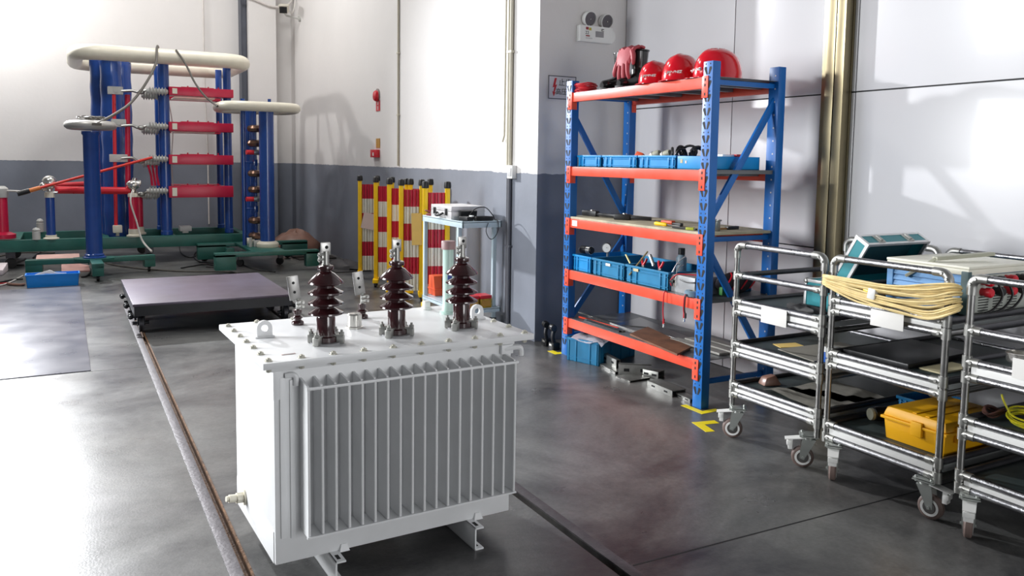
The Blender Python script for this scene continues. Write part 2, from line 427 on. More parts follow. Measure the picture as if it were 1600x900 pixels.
f=M(); f.box(fx0-.004,fx1+.004,-.012,.076,.190,.1955); f.bar((fx0-.008,-.014,.193),(fx1+.008,-.014,.193),.006,.006)
tb(f,'fin_base_plate',white_enamel)
f=M(); f.bar((fx0-.006,-.012,.676),(fx1+.012,-.012,.676),.009,.009,.002); tb(f,'fin_top_rod',white_enamel)
for x in (-.515,0.0):
    f=M(); f.box(x,x+.006,.0,.68,0,.083,.001)
    for z in (0,.077):
        f.box(x,x+.036,.0,.68,z,z+.006,.001)
    f.m(1)
    for z in (.0832,.0062): f.box(x+.012,x+.024,.018,.05,z,z+.0005)
    tb(f,'foot_channel',[white_enamel,hole])
for x in (-.48,.03):
  f=M(); f.hexa([(x,.06,.083),(x+.035,.06,.083),(x+.035,.1,.083),(x,.1,.083),(x+.008,.07,.105),(x+.028,.07,.105),(x+.028,.1,.105),(x+.008,.1,.105)])
  tb(f,'foot_gusset',white_enamel)
for sx,x in ((1,.184),(-1,-.60)):
    f=M()
    if sx>0: f.tube(spline([(x-.035,.066,.708),(x+.005,.060,.712),(x+.028,.055,.708),(x+.032,.055,.68)],5),.010,8); f.box(x-.05,x-.0,.058,.075,.69,.725,.004)
    else: f.tube(spline([(-.655,.071,.706),(-.632,.066,.708),(-.622,.064,.70),(-.622,.064,.672)],5),.009,8)
    tb(f,'lifting_hook',white_enamel)
for x,y in ((-.639,.399),(.187,.354)):
    f=M(); n=16; ro=.027; zc=.765+.034
    outer=[(ro*math.cos(a),zc+ro*math.sin(a)) for a in [PI*i/10 for i in range(11)]]
    # eye plate facing the camera: outline with a round hole
    inner=[(.0125*math.cos(2*PI*i/n),zc+.0125*math.sin(2*PI*i/n)) for i in range(n)]
    outl=[]
    for i in range(n):
        a=2*PI*i/n; c,s_=math.cos(a),math.sin(a)
        if s_>=0: outl.append((ro*c,zc+ro*s_))
        else:
            k=min(ro/abs(c) if abs(c)>1e-6 else 9,(.034)/abs(s_)); outl.append((k*c,zc+k*s_))
    for yy in (y-.007,y+.007): pass
    fr_o=[f.bm.verts.new((x+p[0],y-.007,p[1])) for p in outl]; fr_i=[f.bm.verts.new((x+p[0],y-.007,p[1])) for p in inner]
    bk_o=[f.bm.verts.new((x+p[0],y+.007,p[1])) for p in outl]; bk_i=[f.bm.verts.new((x+p[0],y+.007,p[1])) for p in inner]
    for i in range(n):
        j=(i+1)%n
        f.face([fr_o[i],fr_o[j],fr_i[j],fr_i[i]]); f.face([bk_o[j],bk_o[i],bk_i[i],bk_i[j]])
        f.face([fr_o[j],fr_o[i],bk_o[i],bk_o[j]]); f.face([fr_i[i],fr_i[j],bk_i[j],bk_i[i]])
    f.box(x-.034,x+.034,y-.012,y+.012,.765,.770,.001)
    tb(f,'lifting_lug',white_enamel)
def hv_bushing(x,y):
    z=.765
    f=M(); f.lathe((x,y,z),[(.052,0),(.052,.006),(.04,.007)],24); 
    base=tb(f,'bushing_gasket',mat('gasket_grey',(150,150,152),.5))
    sh=lambda zz,r,t:[(.033,zz-.012),(r-.004,zz-.004),(r,zz),(r-.003,zz+.005),(.034,zz+t)]
    prof=[(.038,.006),(.038,.024),(.032,.028),(.032,.088)]
    for zz,t in ((.104,.016),(.138,.016),(.174,.016)): prof+=[(.030,zz-.008),(.056,zz-.003),(.0605,zz),(.0595,zz+.005),(.030,zz+t+.004)]
    zz=.209; prof+=[(.030,zz-.008),(.056,zz-.003),(.0605,zz),(.0590,zz+.006),(.030,zz+.034),(.018,zz+.040),(.018,zz+.044),(.026,zz+.046),(.028,zz+.053),(.026,zz+.060),(.013,zz+.064)]
    f=M(); f.lathe((x,y,z),prof,28); bu=tb(f,'bushing',brown_porcelain)
    f=M(); f.cyl((x,y,z+.268),(x,y,z+.276),.014,n=16); f.cyl((x,y,z+.276),(x,y,z+.318),.0115,n=16); tb(f,'terminal_stem',zinc,p=bu)
    f=M(); f.box(x-.016,x+.016,y-.006,y+.006,z+.305,z+.348,.0015); f.m(1).cyl((x+.002,y-.0066,z+.332),(x+.002,y+.0066,z+.332),.006,n=12); tb(f,'terminal_plate',[steel,hole],p=bu)
    f=M()
    for dz in (.292,.308):
        f.cyl((x-.010,y-.008,z+dz),(x-.030,y-.012,z+dz-.002),.004,n=8); f.cyl((x-.020,y-.010,z+dz-.001),(x-.027,y-.0115,z+dz-.0015),.0085,n=6)
    tb(f,'clamp_bolt',zinc,p=bu)
    for a in (-2.5,-.55,.6,2.5):
        c,s_=math.cos(a),math.sin(a); px,py=x+c*.050,y+s_*.050
        f=M(); f.obox((px,py,z+.015),(.026,.024,.030),a,.005); f.obox((x+c*.040,y+s_*.040,z+.029),(.034,.020,.008),a,.003)
        f.cyl((px+c*.004,py+s_*.004,z+.03),(px+c*.004,py+s_*.004,z+.048),.0045,n=8); f.cyl((px+c*.004,py+s_*.004,z+.031),(px+c*.004,py+s_*.004,z+.040),.0085,n=6)
        tb(f,'clamp_foot',zinc,p=bu)
for x,y in ((-.475,.212),(-.212,.220),(.053,.226)): hv_bushing(x,y)
def lv_bushing(x,y,tilt):
    z=.765
    f=M(); f.lathe((x,y,z),[(.022,0),(.024,.005),(.022,.012),(.014,.018),(.014,.022),(.021,.027),(.022,.030),(.012,.036),(.012,.042),(.016,.043),(.016,.058),(.010,.060)],18)
    b=tb(f,'low_voltage_bushing',brown_porcelain)
    f=M(); f.cyl((x,y,z+.06),(x,y,z+.10),.007,n=10)
    for dz in (.072,.088):
        f.obox((x+.008,y-.012,z+dz),(.030,.016,.011),0,.003); f.cyl((x+.014,y-.03,z+dz),(x+.014,y-.01,z+dz),.005,n=6)
    tb(f,'terminal_clamp',zinc,p=b)
    R=Matrix.Translation((x-.008,y,z+.096))@Matrix.Rotation(tilt,4,'Y')
    f=M(); f.box(-.021,.021,-.004,.004,0,.092,.001); f.m(1)
    for dz in (.03,.066): f.cyl((0,-.0046,dz),(0,.0046,dz),.0055,n=12)
    f.xform(R); tb(f,'terminal_plate',[steel,hole],p=b)
lv_bushing(-.472,.568,-.13); lv_bushing(-.210,.580,-.13)
f=M(); f.lathe((-.300,.415,.765),[(.032,0),(.032,.006),(.0265,.008),(.0265,.050),(.022,.055),(.0001,.056)],24); tb(f,'relief_cap',capsilver,'bright metal cap')
f=M(); f.lathe((.099,.645,.765),[(.024,0),(.024,.006),(.017,.007),(.017,.032),(.013,.036),(.0001,.037)],18); tb(f,'vent_cap',whiteplastic)
f=M(); f.lathe((.140,.52,.765),[(.034,0),(.034,.008),(.026,.01),(.024,.03),(.0225,.034),(.0225,.268),(.0001,.269)],20); pipe=tb(f,'oil_level_tube',mint,'pale mint green tube')
f=M(); f.lathe((.140,.52,.765),[(.029,.268),(.029,.298),(.026,.302),(.0001,.302)],20); tb(f,'tube_cap',pinkgrey,p=pipe)
f=M(); f.obox((.137,.4975,.915),(.018,.003,.028)); tb(f,'blue_label',labelblue,p=pipe)
f=M(); f.cyl((-.69,.49,.160),(-.70,.49,.160),.030,n=16); f.cyl((-.70,.488,.160),(-.725,.486,.162),.020,n=8); f.cyl((-.725,.486,.162),(-.752,.484,.166),.0145,n=12); f.cyl((-.752,.484,.166),(-.762,.483,.167),.010,n=10)
tb(f,'drain_valve',cream)
f=M(); f.box(-.655,-.61,.105,.118,.7655,.767,.0005); f.m(1)
f.box(-.650,-.615,.108,.115,.767,.7674); tb(f,'sticker',[pinkpaper,white_enamel])
# ------------------------------------------------------------------ storage rack
RX0,RX1,RY0,RY1,RZ=3.149,3.711,3.475,4.97,1.963
rack=thing('storage_rack',(RX0,RY0,0),'tall blue storage rack with orange beams beside the right wall','rack')
PW,PD=.075,.058
def post(x0,x1,y0,y1,front,hm):
    f=M(); t=.004
    f.box(x0,x1,y0,y1,0,RZ,.003)
    f.m(1); z=.10; xf=x0-.0006
    cy=(y0+y1)/2
    while z<RZ-.03:
        if front:
            for s in (-1,1):
                yc=cy+s*.016
                f.prism([(yc-s*.008-.0055,z-.022),(yc-s*.008+.0055,z-.022),(yc+s*.004+.0105,z+.010),(yc+s*.004+.008,z+.020),(yc+s*.004-.008,z+.020),(yc+s*.004-.0105,z+.010)],'x',xf,xf+.003)
                f.cyl((xf,cy+s*.018,z+.036),(xf+.003,cy+s*.018,z+.036),.0045,n=8)
        else:
            f.cyl((xf,cy-.012,z),(xf+.003,cy-.012,z),.0055,n=8)
        z+=.0755
    return f.build('post',[rackblue,hm],rack)
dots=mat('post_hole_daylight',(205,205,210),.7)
post(RX0,RX0+PD,RY0,RY0+PW,True,hole); post(RX0,RX0+PD,RY1-PW,RY1,True,hole)
post(RX1-PD,RX1,RY0,RY0+PW,False,dots); post(RX1-PD,RX1,RY1-PW,RY1,False,dots)
LV=[.274,.624,.993,1.36,1.877]
for i,z in enumerate(LV):
    for k,(xa,xb,xo) in enumerate(((RX0+.002,RX0+.042,RX0-.006),(RX1-.042,RX1-.002,RX1))):
        f=M(); f.box(xa,xb,RY0+PW-.004,RY1-PW+.004,z-.062,z,.003)
        b=f.build('beam',rackorange,rack)
        for s,yp in ((1,RY0+.030),(-1,RY1-.075)):
            f=M()
            if k==0:
                f.box(xo,xo+.006,yp,yp+.045,z-.115,z+.006,.001)
                ye=RY0+PW if s>0 else RY1-PW
                f.box(xo,xo+.045,ye-.002 if s>0 else ye-.004,ye+.004 if s>0 else ye+.002,z-.115,z+.004,.001)
                f.m(1)
                for dz in (-.095,-.045,-.015): f.box(xo-.0005,xo+.002,yp+.017,yp+.028,z+dz-.008,z+dz+.008)
            else:
                ye=RY0+PW if s>0 else RY1-PW
                f.box(xa,xb,ye-.002,ye+.004,z-.115,z+.004,.001); f.m(1)
                f.box(xa+.01,xa+.012,ye-.001,ye+.0045,z-.09,z-.08)
            f.build('beam_bracket',[rackorange,hole],b)
    f=M()
    if i==2:
        f.box(RX0+.006,RX1-.012,RY0+.012,RY1-.012,z+.0005,z+.016,.002); m=deckwood
    else:
        f.box(RX0+.012,RX1-.012,RY0+.080,RY1-.080,z+.0003,z+.003)
        f.box(RX0+.060,RX1-.060,RY0+.012,RY0+.081,z+.0003,z+.003)
        for q in range(6):
            y=RY0+.14+q*.24; f.box(RX0+.045,RX1-.045,y,y+.04,z-.035,z)
        m=deckgrey
    if i in (1,3): f.box(RX0+.058,RX1-.058,RY0+.018,RY0+.022,z-.02,z+.003)
    f.build('deck',m,rack)
for y in (RY0+.030,RY1-.045):
    zb=(.145,.968,1.852) if y<4 else (.145,.968,1.852)
    for z in zb:
        f=M(); f.box(RX0+PD-.006,RX1-PD+.006,y,y+.022,z-.014,z+.014,.002); f.build('side_brace',rackblue,rack)
ya=RY0+.026
for (xa,za,xb,zb_) in ((RX1-.03,1.79,RX0+.03,1.05),(RX0+.03,.93,RX1-.03,.20)):
    f=M(); f.bar((xa,ya+.012,za),(xb,ya+.012,zb_),.018,.042,.002,up=(0,1,0) if False else (0,0,1)); f.build('diagonal_brace',rackblue,rack)
ya=RY1-.05
for (xa,za,xb,zb_) in ((RX0+.03,1.74,RX1-.04,.98),(RX0+.03,.25,RX1-.04,.86)):
    f=M(); f.bar((xa,ya+.012,za),(xb,ya+.012,zb_),.018,.042,.002); f.build('diagonal_brace',rackblue,rack)
f=M(); a=AX(889,343,RX0+.001); f.box(RX0+.0008,RX0+.0025,4.80,4.865,.945,.985); f.build('label_sticker',paper,rack)
# ------------------------------------------------------------------ helmets
def helmet(c,rz,label,sc=1.0):
    t=thing('hard_hat',c,label,'helmet','red safety helmets on the rack',)
    L=.130*sc; W=.105*sc; H=.145*sc
    f=M(); rs=[]; n=30
    for k in range(11):
        th=PI/2*k/10; rr=math.cos(th)**.68 if k<10 else .02; z=.012+H*math.sin(th)
        ring=[]
        for i in range(n):
            a=2*PI*i/n
            ridge=1+.035*math.exp(-((math.sin(a))/.22)**2)*math.sin(th*1.0)
            ring.append(Vector((math.cos(a)*L*rr,math.sin(a)*W*rr,z+(.007*max(0,1-abs(math.sin(a))/.45) if k>2 else 0))))
        rs.append(ring)
    # open bottom with a rim turned outwards
    rim=[Vector((math.cos(2*PI*i/n)*(L+.006),math.sin(2*PI*i/n)*(W+.006),.0)) for i in range(n)]
    rimi=[Vector((math.cos(2*PI*i/n)*(L-.008),math.sin(2*PI*i/n)*(W-.008),.002)) for i in range(n)]
    f.rings([rimi,rim]+rs,cap=True)
    f.xform(Matrix.Translation(Vector(c))@Matrix.Rotation(rz,4,'Z')); sh=f.build('shell',helmetred,t)
    f=M(); rs=[]
    for k in range(7):
        a=-1.0+2.0*k/6
        e=1.0-abs(a)*.35
        p=Vector((math.cos(a)*(L-.004),math.sin(a)*(W-.002),.008)); q=Vector((math.cos(a)*(L+.006)+.046*e*sc,math.sin(a)*(W+.010),-.002+.003))
        rs.append([p+Vector((0,0,.004)),q+Vector((0,0,.003)),q,p-Vector((0,0,.004))])
    f.rings(rs); f.xform(Matrix.Translation(Vector(c))@Matrix.Rotation(rz,4,'Z')); f.build('brim',helmetred,sh)
    f=M()
    prev=[(math.cos(2*PI*i/24)*(L-.012),math.sin(2*PI*i/24)*(W-.012),.012) for i in range(24)]
    f.tube(prev,.007,6,closed=True)
    f.xform(Matrix.Translation(Vector(c))@Matrix.Rotation(rz,4,'Z')); f.build('head_band',black,t)
    # small white lettering on the forehead
    Rw=Matrix.Translation(Vector((0,0,0)))@Matrix.Rotation(rz,4,'Z')
    for s,(dz,sz) in (('▪ JAMPNEZ',(.052,.021)),):
        mt=Rw@Matrix.Translation(Vector((L*.945,-.0,dz)))@Matrix.Rotation(PI/2,4,'Z')@Matrix.Rotation(PI/2-.22,4,'X')
        text('lettering',s,sz*sc,whiteplastic,sh,mt,.004)
    return t
zt=LV[4]+.003
helmet((3.285,4.150,zt),PI+.55,'red hard hat with white lettering next to the boots, leftmost of three',.96)
helmet((3.290,3.905,zt),PI+.50,'red hard hat between the two other helmets on the top shelf',1.08)
helmet((3.335,3.640,zt),PI-.25,'largest looking red hard hat, behind the top of the near rack post',1.12)
# boots and glove
def boot(name,x,y,label,rz):
    t=thing(name,(x,y,zt),label,'boot','black rubber boots on the rack')
    R=Matrix.Translation(Vector((x,y,zt)))@Matrix.Rotation(rz,4,'Z')
    f=M()
    rs=[]
    # sections along the boot: foot (towards -x) then shaft
    sec=[(-.150,.030,.020,.028),(-.135,.038,.036,.038),(-.10,.040,.044,.046),(-.055,.046,.046,.055),(-.02,.058,.044,.062)]
    n=14
    for x_,zc,w,h in sec: rs.append([Vector((x_,math.cos(2*PI*i/n)*w,max(.008,zc+math.sin(2*PI*i/n)*h*.75))) for i in range(n)])
    for z,r in ((.10,.052),(.13,.050),(.17,.054),(.22,.060),(.255,.062)): 
        rs.append([Vector((.035+math.sin(2*PI*i/n)*-r*1.05,math.cos(2*PI*i/n)*r*.86,z-(.035 if z<.11 else .0)*(math.sin(2*PI*i/n)*-1))) for i in range(n)])
    f.rings(rs); f.xform(R); up=f.build('upper',bootblack,t)
    f=M(); pl=[(-.158,-.022),(-.145,-.040),(-.10,-.048),(-.02,-.042),(.06,-.042),(.088,-.02),(.088,.02),(.06,.042),(-.02,.042),(-.10,.048),(-.145,.040),(-.158,.022)]
    f.prism(pl,'z',0,.018); f.xform(R); f.build('sole',rubber,t)
    f=M(); f.lathe((.035,0,.250),[(.060,0),(.066,.003),(.066,.010),(.058,.012),(.050,.004)],18); f.xform(R); f.build('collar',bootblack,t)
boot('rubber_boot',3.35,4.630,'black rubber boot farther back, next to the coiled red cable',.12)
boot('rubber_boot',3.35,4.440,'black rubber boot under the hanging red glove, beside the helmet',.12)
t=thing('rubber_glove',(3.29,4.44,zt+.15),'dull red rubber glove draped over the boot tops, fingers hanging down','glove')
f=M(); rs=[]
yc=4.445
# back of the hand and cuff folded over the boot: a flattened bag
for z,w,d,xo in ((zt+.268,.085,.030,3.36),(zt+.276,.088,.034,3.325),(zt+.262,.086,.030,3.288),(zt+.225,.082,.024,3.268),(zt+.185,.078,.022,3.256),(zt+.155,.076,.020,3.252)):
    rs.append([Vector((xo+math.sin(2*PI*i/16)*d,yc+math.cos(2*PI*i/16)*w,z+.008*math.sin(3*i))) for i in range(16)])
f.rings(rs)
palm=f.build('palm',glovered,t)
for (dy,ln,lean) in ((.058,.070,.012),(.022,.115,.004),(-.014,.120,-.004),(-.046,.095,-.012)):
    f=M(); f.tube(spline([(3.255,yc+dy*1.05,zt+.175),(3.246,yc+dy*1.1+lean*.3,zt+.150),(3.242,yc+dy*1.15+lean,zt+.155-ln*.6),(3.250,yc+dy*1.2+lean*1.5,zt+.155-ln)],4),[.016,.017,.0165,.016,.016,.0155,.015,.015,.0145,.014,.013,.011,.008],8)
    f.build('finger',glovered,palm)
f=M(); f.tube(spline([(3.275,yc-.065,zt+.24),(3.262,yc-.092,zt+.215),(3.256,yc-.102,zt+.180),(3.262,yc-.098,zt+.150)],4),[.018,.018,.0175,.017,.0165,.016,.0155,.015,.014,.013,.012,.010,.007],8); f.build('thumb',glovered,palm)
f=M()
for i in range(6):
    z=zt+.006+i*.011
    f.tube([(3.24+math.cos(2*PI*k/22)*(.07+.006*math.sin(i*2)),4.865+math.sin(2*PI*k/22)*(.085+.006*math.cos(i*3)),z+.003*math.sin(k+i)) for k in range(22)],.0055,7,closed=True)
tag(f.build('cable_coil',mat('red_cable',(208,40,52),.4)),'coiled red cable at the left end of the top rack shelf','cable')
# ------------------------------------------------------------------ bins
def bin_(name,x0,x1,y0,y1,z0,h,m,label,group,rz=0.0,sticker=None,lip=.008):
    t=thing(name,((x0+x1)/2,(y0+y1)/2,z0),label,'bin',group)
    f=M(); w=.004; i=.006
    a,b,c,d=x0+i,x1-i,y0+i,y1-i
    f.box(a,b,c,d,z0,z0+w)
    f.box(a,a+w,c,d,z0,z0+h); f.box(b-w,b,c,d,z0,z0+h); f.box(a,b,c,c+w,z0,z0+h); f.box(a,b,d-w,d,z0,z0+h)
    rim_=M(); body_=f; f=rim_
    f.box(x0-lip+i,x0+i+.002,y0,y1,z0+h-.012,z0+h+.002,.001); f.box(x1-i-.002,x1+lip-i,y0,y1,z0+h-.012,z0+h+.002,.001)
    f.box(x0,x1,y0-lip+i,y0+i+.002,z0+h-.012,z0+h+.002,.001); f.box(x0,x1,y1-i-.002,y1+lip-i,z0+h-.012,z0+h+.002,.001)
    rim_.build('rim',m,t); f=body_; L=y1-y0
    for q in (.06,.17,.72,.86): f.box(x0-.001,x0+i+.001,y0+L*q,y0+L*q+.012,z0+.004,z0+h-.010,.001)
    f.box(x0,x0+i+.001,y0+.01,y1-.01,z0+h*.17,z0+h*.17+.004); f.box(x0,x0+i+.001,y0+.01,y1-.01,z0+h*.72,z0+h*.72+.004)
    D=x1-x0
    for q in (.12,.32,.62,.84): f.box(x0+D*q,x0+D*q+.012,y0-.001,y0+i+.001,z0+.004,z0+h-.010,.001)
    f.build('body',m,t)
    if sticker:
        f=M(); f.box(x0-.0022,x0-.001,y0+L*sticker[0],y0+L*sticker[1],z0+h*sticker[2],z0+h*sticker[3]); f.build('sticker',sticker[4],t)
    return t
z3=LV[3]+.003
GB='blue plastic bins on the second shelf from the top'
yb=[(AX(891,250,3.19).y),(AX(939,250,3.19).y),(AX(995,250,3.19).y),(AX(1056,250,3.19).y)]
yb[0]=min(yb[0],4.888)
hB=.078
bin_('storage_bin',3.195,3.60,yb[1]+.006,yb[0]-.004,z3,hB,binblue,'leftmost blue bin in the row below the boots, against the far post',GB)
bin_('storage_bin',3.195,3.60,yb[2]+.006,yb[1]-.006,z3,hB,binblue,'blue bin second from the left in the row below the helmets',GB)
bin_('storage_bin',3.195,3.60,yb[3]+.006,yb[2]-.006,z3,hB,binblue,'blue bin holding black cable, third in the row below the helmets',GB)
t=thing('parts_tray',(3.40,3.66,z3),'flat smooth blue tray with stickers behind the near rack post','tray')
f=M(); y0_,y1_=3.566,yb[3]-.006
f.box(3.195,3.62,y0_,y1_,z3,z3+.004); f.box(3.195,3.20,y0_,y1_,z3,z3+.076,.001); f.box(3.615,3.62,y0_,y1_,z3,z3+.076,.001); f.box(3.195,3.62,y0_,y0_+.005,z3,z3+.076,.001); f.box(3.195,3.62,y1_-.005,y1_,z3,z3+.076,.001)
f.build('body',binblue,t)
f=M(); f.box(3.1935,3.195,y1_-.05,y1_-.03,z3+.036,z3+.058); f.build('sticker',manila,t)
f=M(); f.box(3.1935,3.195,y1_-.085,y1_-.073,z3+.034,z3+.05); f.build('sticker',MATS['pinkish_paper'],t)
# contents of the upper bins
f=M(); random.seed(3)
for q in range(9):
    c=Vector((3.33+random.uniform(-.06,.08),AX(1072,236,3.33).y+random.uniform(-.10,.12),z3+.075+random.uniform(0,.03)))
    r=random.uniform(.035,.055); a,b,_=axes_to((random.uniform(-1,1),random.uniform(-1,1),random.uniform(-.4,.4)))
    f.tube([c+a*(math.cos(2*PI*k/16)*r)+b*(math.sin(2*PI*k/16)*r*.8) for k in range(16)],.0085,6,closed=True)
tag(f.build('cable_bundle',cableblack),'tangled bundle of thick black cable heaped above the blue bins','cable')
def cup(c,ax,label):
    t=thing('pipe_fitting',c,label,'fitting','grey fittings in the upper bins')
    f=M(); f.lathe(c,[(.022,0),(.024,.02),(.024,.055),(.018,.07),(.0001,.072)],14,axis=ax); f.build('body',handlegrey,t)
    f=M(); f.lathe(c,[(.027,.012),(.028,.016),(.027,.022)],14,axis=ax); f.build('collar',alu,t)
p=AX(1018,243,3.30); cup((3.30,p.y,z3+.075),(.2,-1,.35),'grey plastic fitting on top of the third blue bin, left one')
p=AX(1035,243,3.30); cup((3.30,p.y,z3+.079),(.1,-1,.3),'grey plastic fitting on top of the third blue bin, right one beside black cable')
f=M(); p=AX(1000,243,3.30); f.obox((3.30,p.y,z3+.072),(.05,.06,.05),.4,.01,.3,.5); tag(f.build('junction_box',orangecase),'orange lump showing over the rim of the second blue bin','box')
f=M(); p=AX(1132,246,3.45); f.box(3.36,3.45,3.60,3.70,z3+.0765,z3+.089,.002); tag(f.build('white_carton',whiteplastic),'flat white carton lying across the blue tray behind the post','carton')
f=M(); f.box(3.47,3.54,3.60,3.70,z3+.0765,z3+.091,.002); tag(f.build('red_carton',signred),'small flat red carton beside the white one on the blue tray','carton')
# ------------------------------------------------------------------ third shelf (board deck)
z2=LV[2]+.0163
def clampstrap(p0,p1,label):
    t=thing('torque_wrench',p0,label,'tool','black tools on the board shelf')
    p0,p1=Vector(p0),Vector(p1); d=p1-p0
    f=M(); f.bar(p0+Vector((0,0,.02)),p0+d*.45+Vector((0,0,.02)),.045,.040,.008); f.bar(p0+d*.40+Vector((0,0,.018)),p0+d+Vector((0,0,.016)),.030,.022,.006); f.build('body',black,t)
    f=M(); c=p0+d*.28; f.lathe(c+Vector((0,0,.038)),[(.016,0),(.014,.008),(.0001,.010)],12); f.build('knob',capsilver,t)
a=AX(912,340,3.30);b=AX(958,342,3.34)
clampstrap((3.30,a.y,z2),(3.36,b.y,z2),'black handheld tool at the far end of the board shelf')
a=AX(960,344,3.28);b=AX(1016,341,3.42)
clampstrap((3.28,a.y,z2),(3.43,b.y,z2),'black handheld tool nearer the middle of the board shelf')
def driver(p,q,m,label,name='screwdriver',cat='screwdriver'):
    t=thing(name,p,label,cat); p,q=Vector(p),Vector(q); d=(q-p)
    f=M(); f.lathe(p,[(.008,0),(.013,.01),(.011,.05),(.013,.08),(.008,.095)],12,axis=d); f.build('grip',m,t)
    f=M(); f.cyl(p+d.normalized()*.09,q,.004,n=8); f.build('shaft',steel,t)
p=AX(1023,352,3.22); q=AX(1045,354,3.3); driver((3.22,p.y,z2+.0135),(3.26,p.y-.19,z2+.008),yellow,'yellow handled screwdriver on the board shelf')
p=AX(1037,349,3.28); 
t=thing('pipe_cutter',(3.28,p.y,z2),'orange hand tool beside the yellow screwdriver on the board shelf','tool')
f=M(); f.obox((3.29,p.y-.03,z2+.017),(.04,.085,.032),.25,.008); f.build('body',orangecase,t)
f=M(); f.obox((3.305,p.y-.10,z2+.012),(.03,.07,.020),.25,.005); f.build('jaw',black,t)
f=M(); p=AX(1060,362,3.2); f.bar((3.20,p.y+.05,z2+.006),(3.215,p.y-.14,z2+.006),.02,.010,.002)
tag(f.build('file_tool',black),'flat black file lying along the front edge of the board shelf','tool')
f=M(); p=AX(1078,366,3.20); f.obox((3.20,p.y,z2+.008),(.022,.05,.016),.5,.004); tag(f.build('cable_clip',mat('lime_plastic',(190,196,60),.5)),'small lime green clip at the front edge of the board shelf','clip')
p=AY(1119,366,3.56)
t=thing('metal_cup',(3.24,3.575,z2),'small metal cup with a rim on the board shelf behind the near post','cup')
c=(p.x,3.575,z2)
f=M(); f.lathe(c,[(.030,0),(.032,.004),(.032,.056),(.040,.060),(.040,.066),(.030,.066),(.029,.01)],18); f.build('body',steel,t)
f=M(); f.obox((p.x-.033,3.572,z2+.032),(.006,.014,.010)); f.build('rivet',hole,t)
f=M(); a=AY(1130,368,3.60);b=AY(1180,358,3.62); f.tube([(3.28,3.60,z2+.007),(3.45,3.625,z2+.007)],.006,8); f.m(1).bar((3.43,3.622,z2+.010),(3.53,3.634,z2+.010),.026,.018,.003)
tag(f.build('hammer',[mat('wood_handle',(150,110,64),.6),black]),'wooden handled hammer lying behind the metal cup on the board shelf','hammer')
# ------------------------------------------------------------------ fourth shelf bins
z1=LV[1]+.003
GC='dusty blue bins on the fourth shelf'
y4=[4.898,AX(927,420,3.19).y,AX(979,430,3.19).y,AX(1048,440,3.19).y]
hC=.112
bin_('storage_bin',3.175,3.60,y4[1]+.004,y4[0]-.012,z1,hC,binblue,'blue bin with a black and silver canister on top, by the far post',GC)
bin_('storage_bin',3.175,3.60,y4[2]+.005,y4[1]-.005,z1,hC,binblue2,'middle dusty blue bin with a white label on its rim, fourth shelf',GC,sticker=(.42,.56,.70,.86,paper))
bin_('storage_bin',3.175,3.60,y4[3]+.004,y4[2]-.005,z1,hC,binblue2,'blue tool bin with rods sticking out, next to the silver box',GC,sticker=(.68,.80,.72,.88,manila))
zc=z1+hC
p=AX(915,397,3.26)
t=thing('spray_canister',(3.26,p.y,zc),'black canister with silver collar lying on the leftmost lower bin','canister')
f=M(); f.lathe((3.26,p.y+.055,zc+.030),[(.024,0),(.028,.006),(.028,.10),(.022,.11)],16,axis=(.2,-1,.0)); f.build('body',black,t)
f=M(); f.lathe((3.272,p.y-.010,zc+.030),[(.0295,0),(.0295,.035)],16,axis=(.2,-1,.0)); f.build('collar',capsilver,t)
f=M(); f.lathe((3.258,p.y+.072,zc+.030),[(.006,0),(.016,.006),(.016,.018)],12,axis=(.2,-1,.0)); f.build('nozzle',whiteplastic,t)
p=AX(948,387,3.36)
t=thing('pressure_gauge',(3.36,p.y,zc),'round white pressure gauge standing above the lower blue bins','gauge')
f=M(); f.lathe((3.365,p.y,p.z),[(.034,0),(.036,.004),(.036,.020),(.034,.024),(.031,.024),(.031,.020)],20,axis=(-.8,-.6,0)); f.build('case',steel,t)
f=M(); f.lathe((3.365-.8*.0205,p.y-.6*.0205,p.z),[(.031,0),(.031,.001)],20,axis=(-.8,-.6,0)); f.build('dial',whiteplastic,t)
f=M(); f.bar((3.365-.8*.0222,p.y-.6*.0222-.01,p.z+.004),(3.365-.8*.0222,p.y-.6*.0222+.012,p.z-.004),.003,.001); f.build('needle',ink,t)
f=M(); f.cyl((3.37,p.y,p.z-.035),(3.37,p.y,z1+.006),.010,n=10); f.build('stem',steel,t)
def rod(u0,v0,u1,v1,x0,x1,r,m,label,name='metal_rod'):
    f=M(); f.cyl(AX(u0,v0,x0),AX(u1,v1,x1),r,n=8); tag(f.build(name,m),label,'rod')
rod(983,430,1012,393,3.163,3.30,.0055,mat('brass_rod',(196,180,130),.35,.7),'long pale brass rod leaning out over the front of the middle blue bins')
rod(978,398,985,412,3.26,3.24,.006,mat('yellow_rod',(220,204,130),.5),'short yellowish rod poking out of the middle blue bin')
rod(1016,399,1022,416,3.30,3.26,.011,alu,'thick grey metal handle sticking up from the tool bin')
def pliers(u,v,x,m,label):
    p=AX(u,v,x); t=thing('pliers',(x,p.y,p.z),label,'pliers','pliers with red grips in the tool bin')
    f=M(); 
    for s in (-1,1): f.tube(spline([p+Vector((0,0,-.01)),p+Vector((.005,s*.016,.012)),p+Vector((.01,s*.024,.035))],4),.008,7)
    f.build('grip',m,t); f=M(); f.obox(p+Vector((0,0,-.028)),(.012,.022,.04),0,.003); f.build('jaw',steel,t)
pliers(1005,412,3.28,signred,'red gripped pliers in the tool bin, left pair beside the grey handle')
pliers(1031,417,3.24,signred,'red gripped pliers in the tool bin, at its right corner')
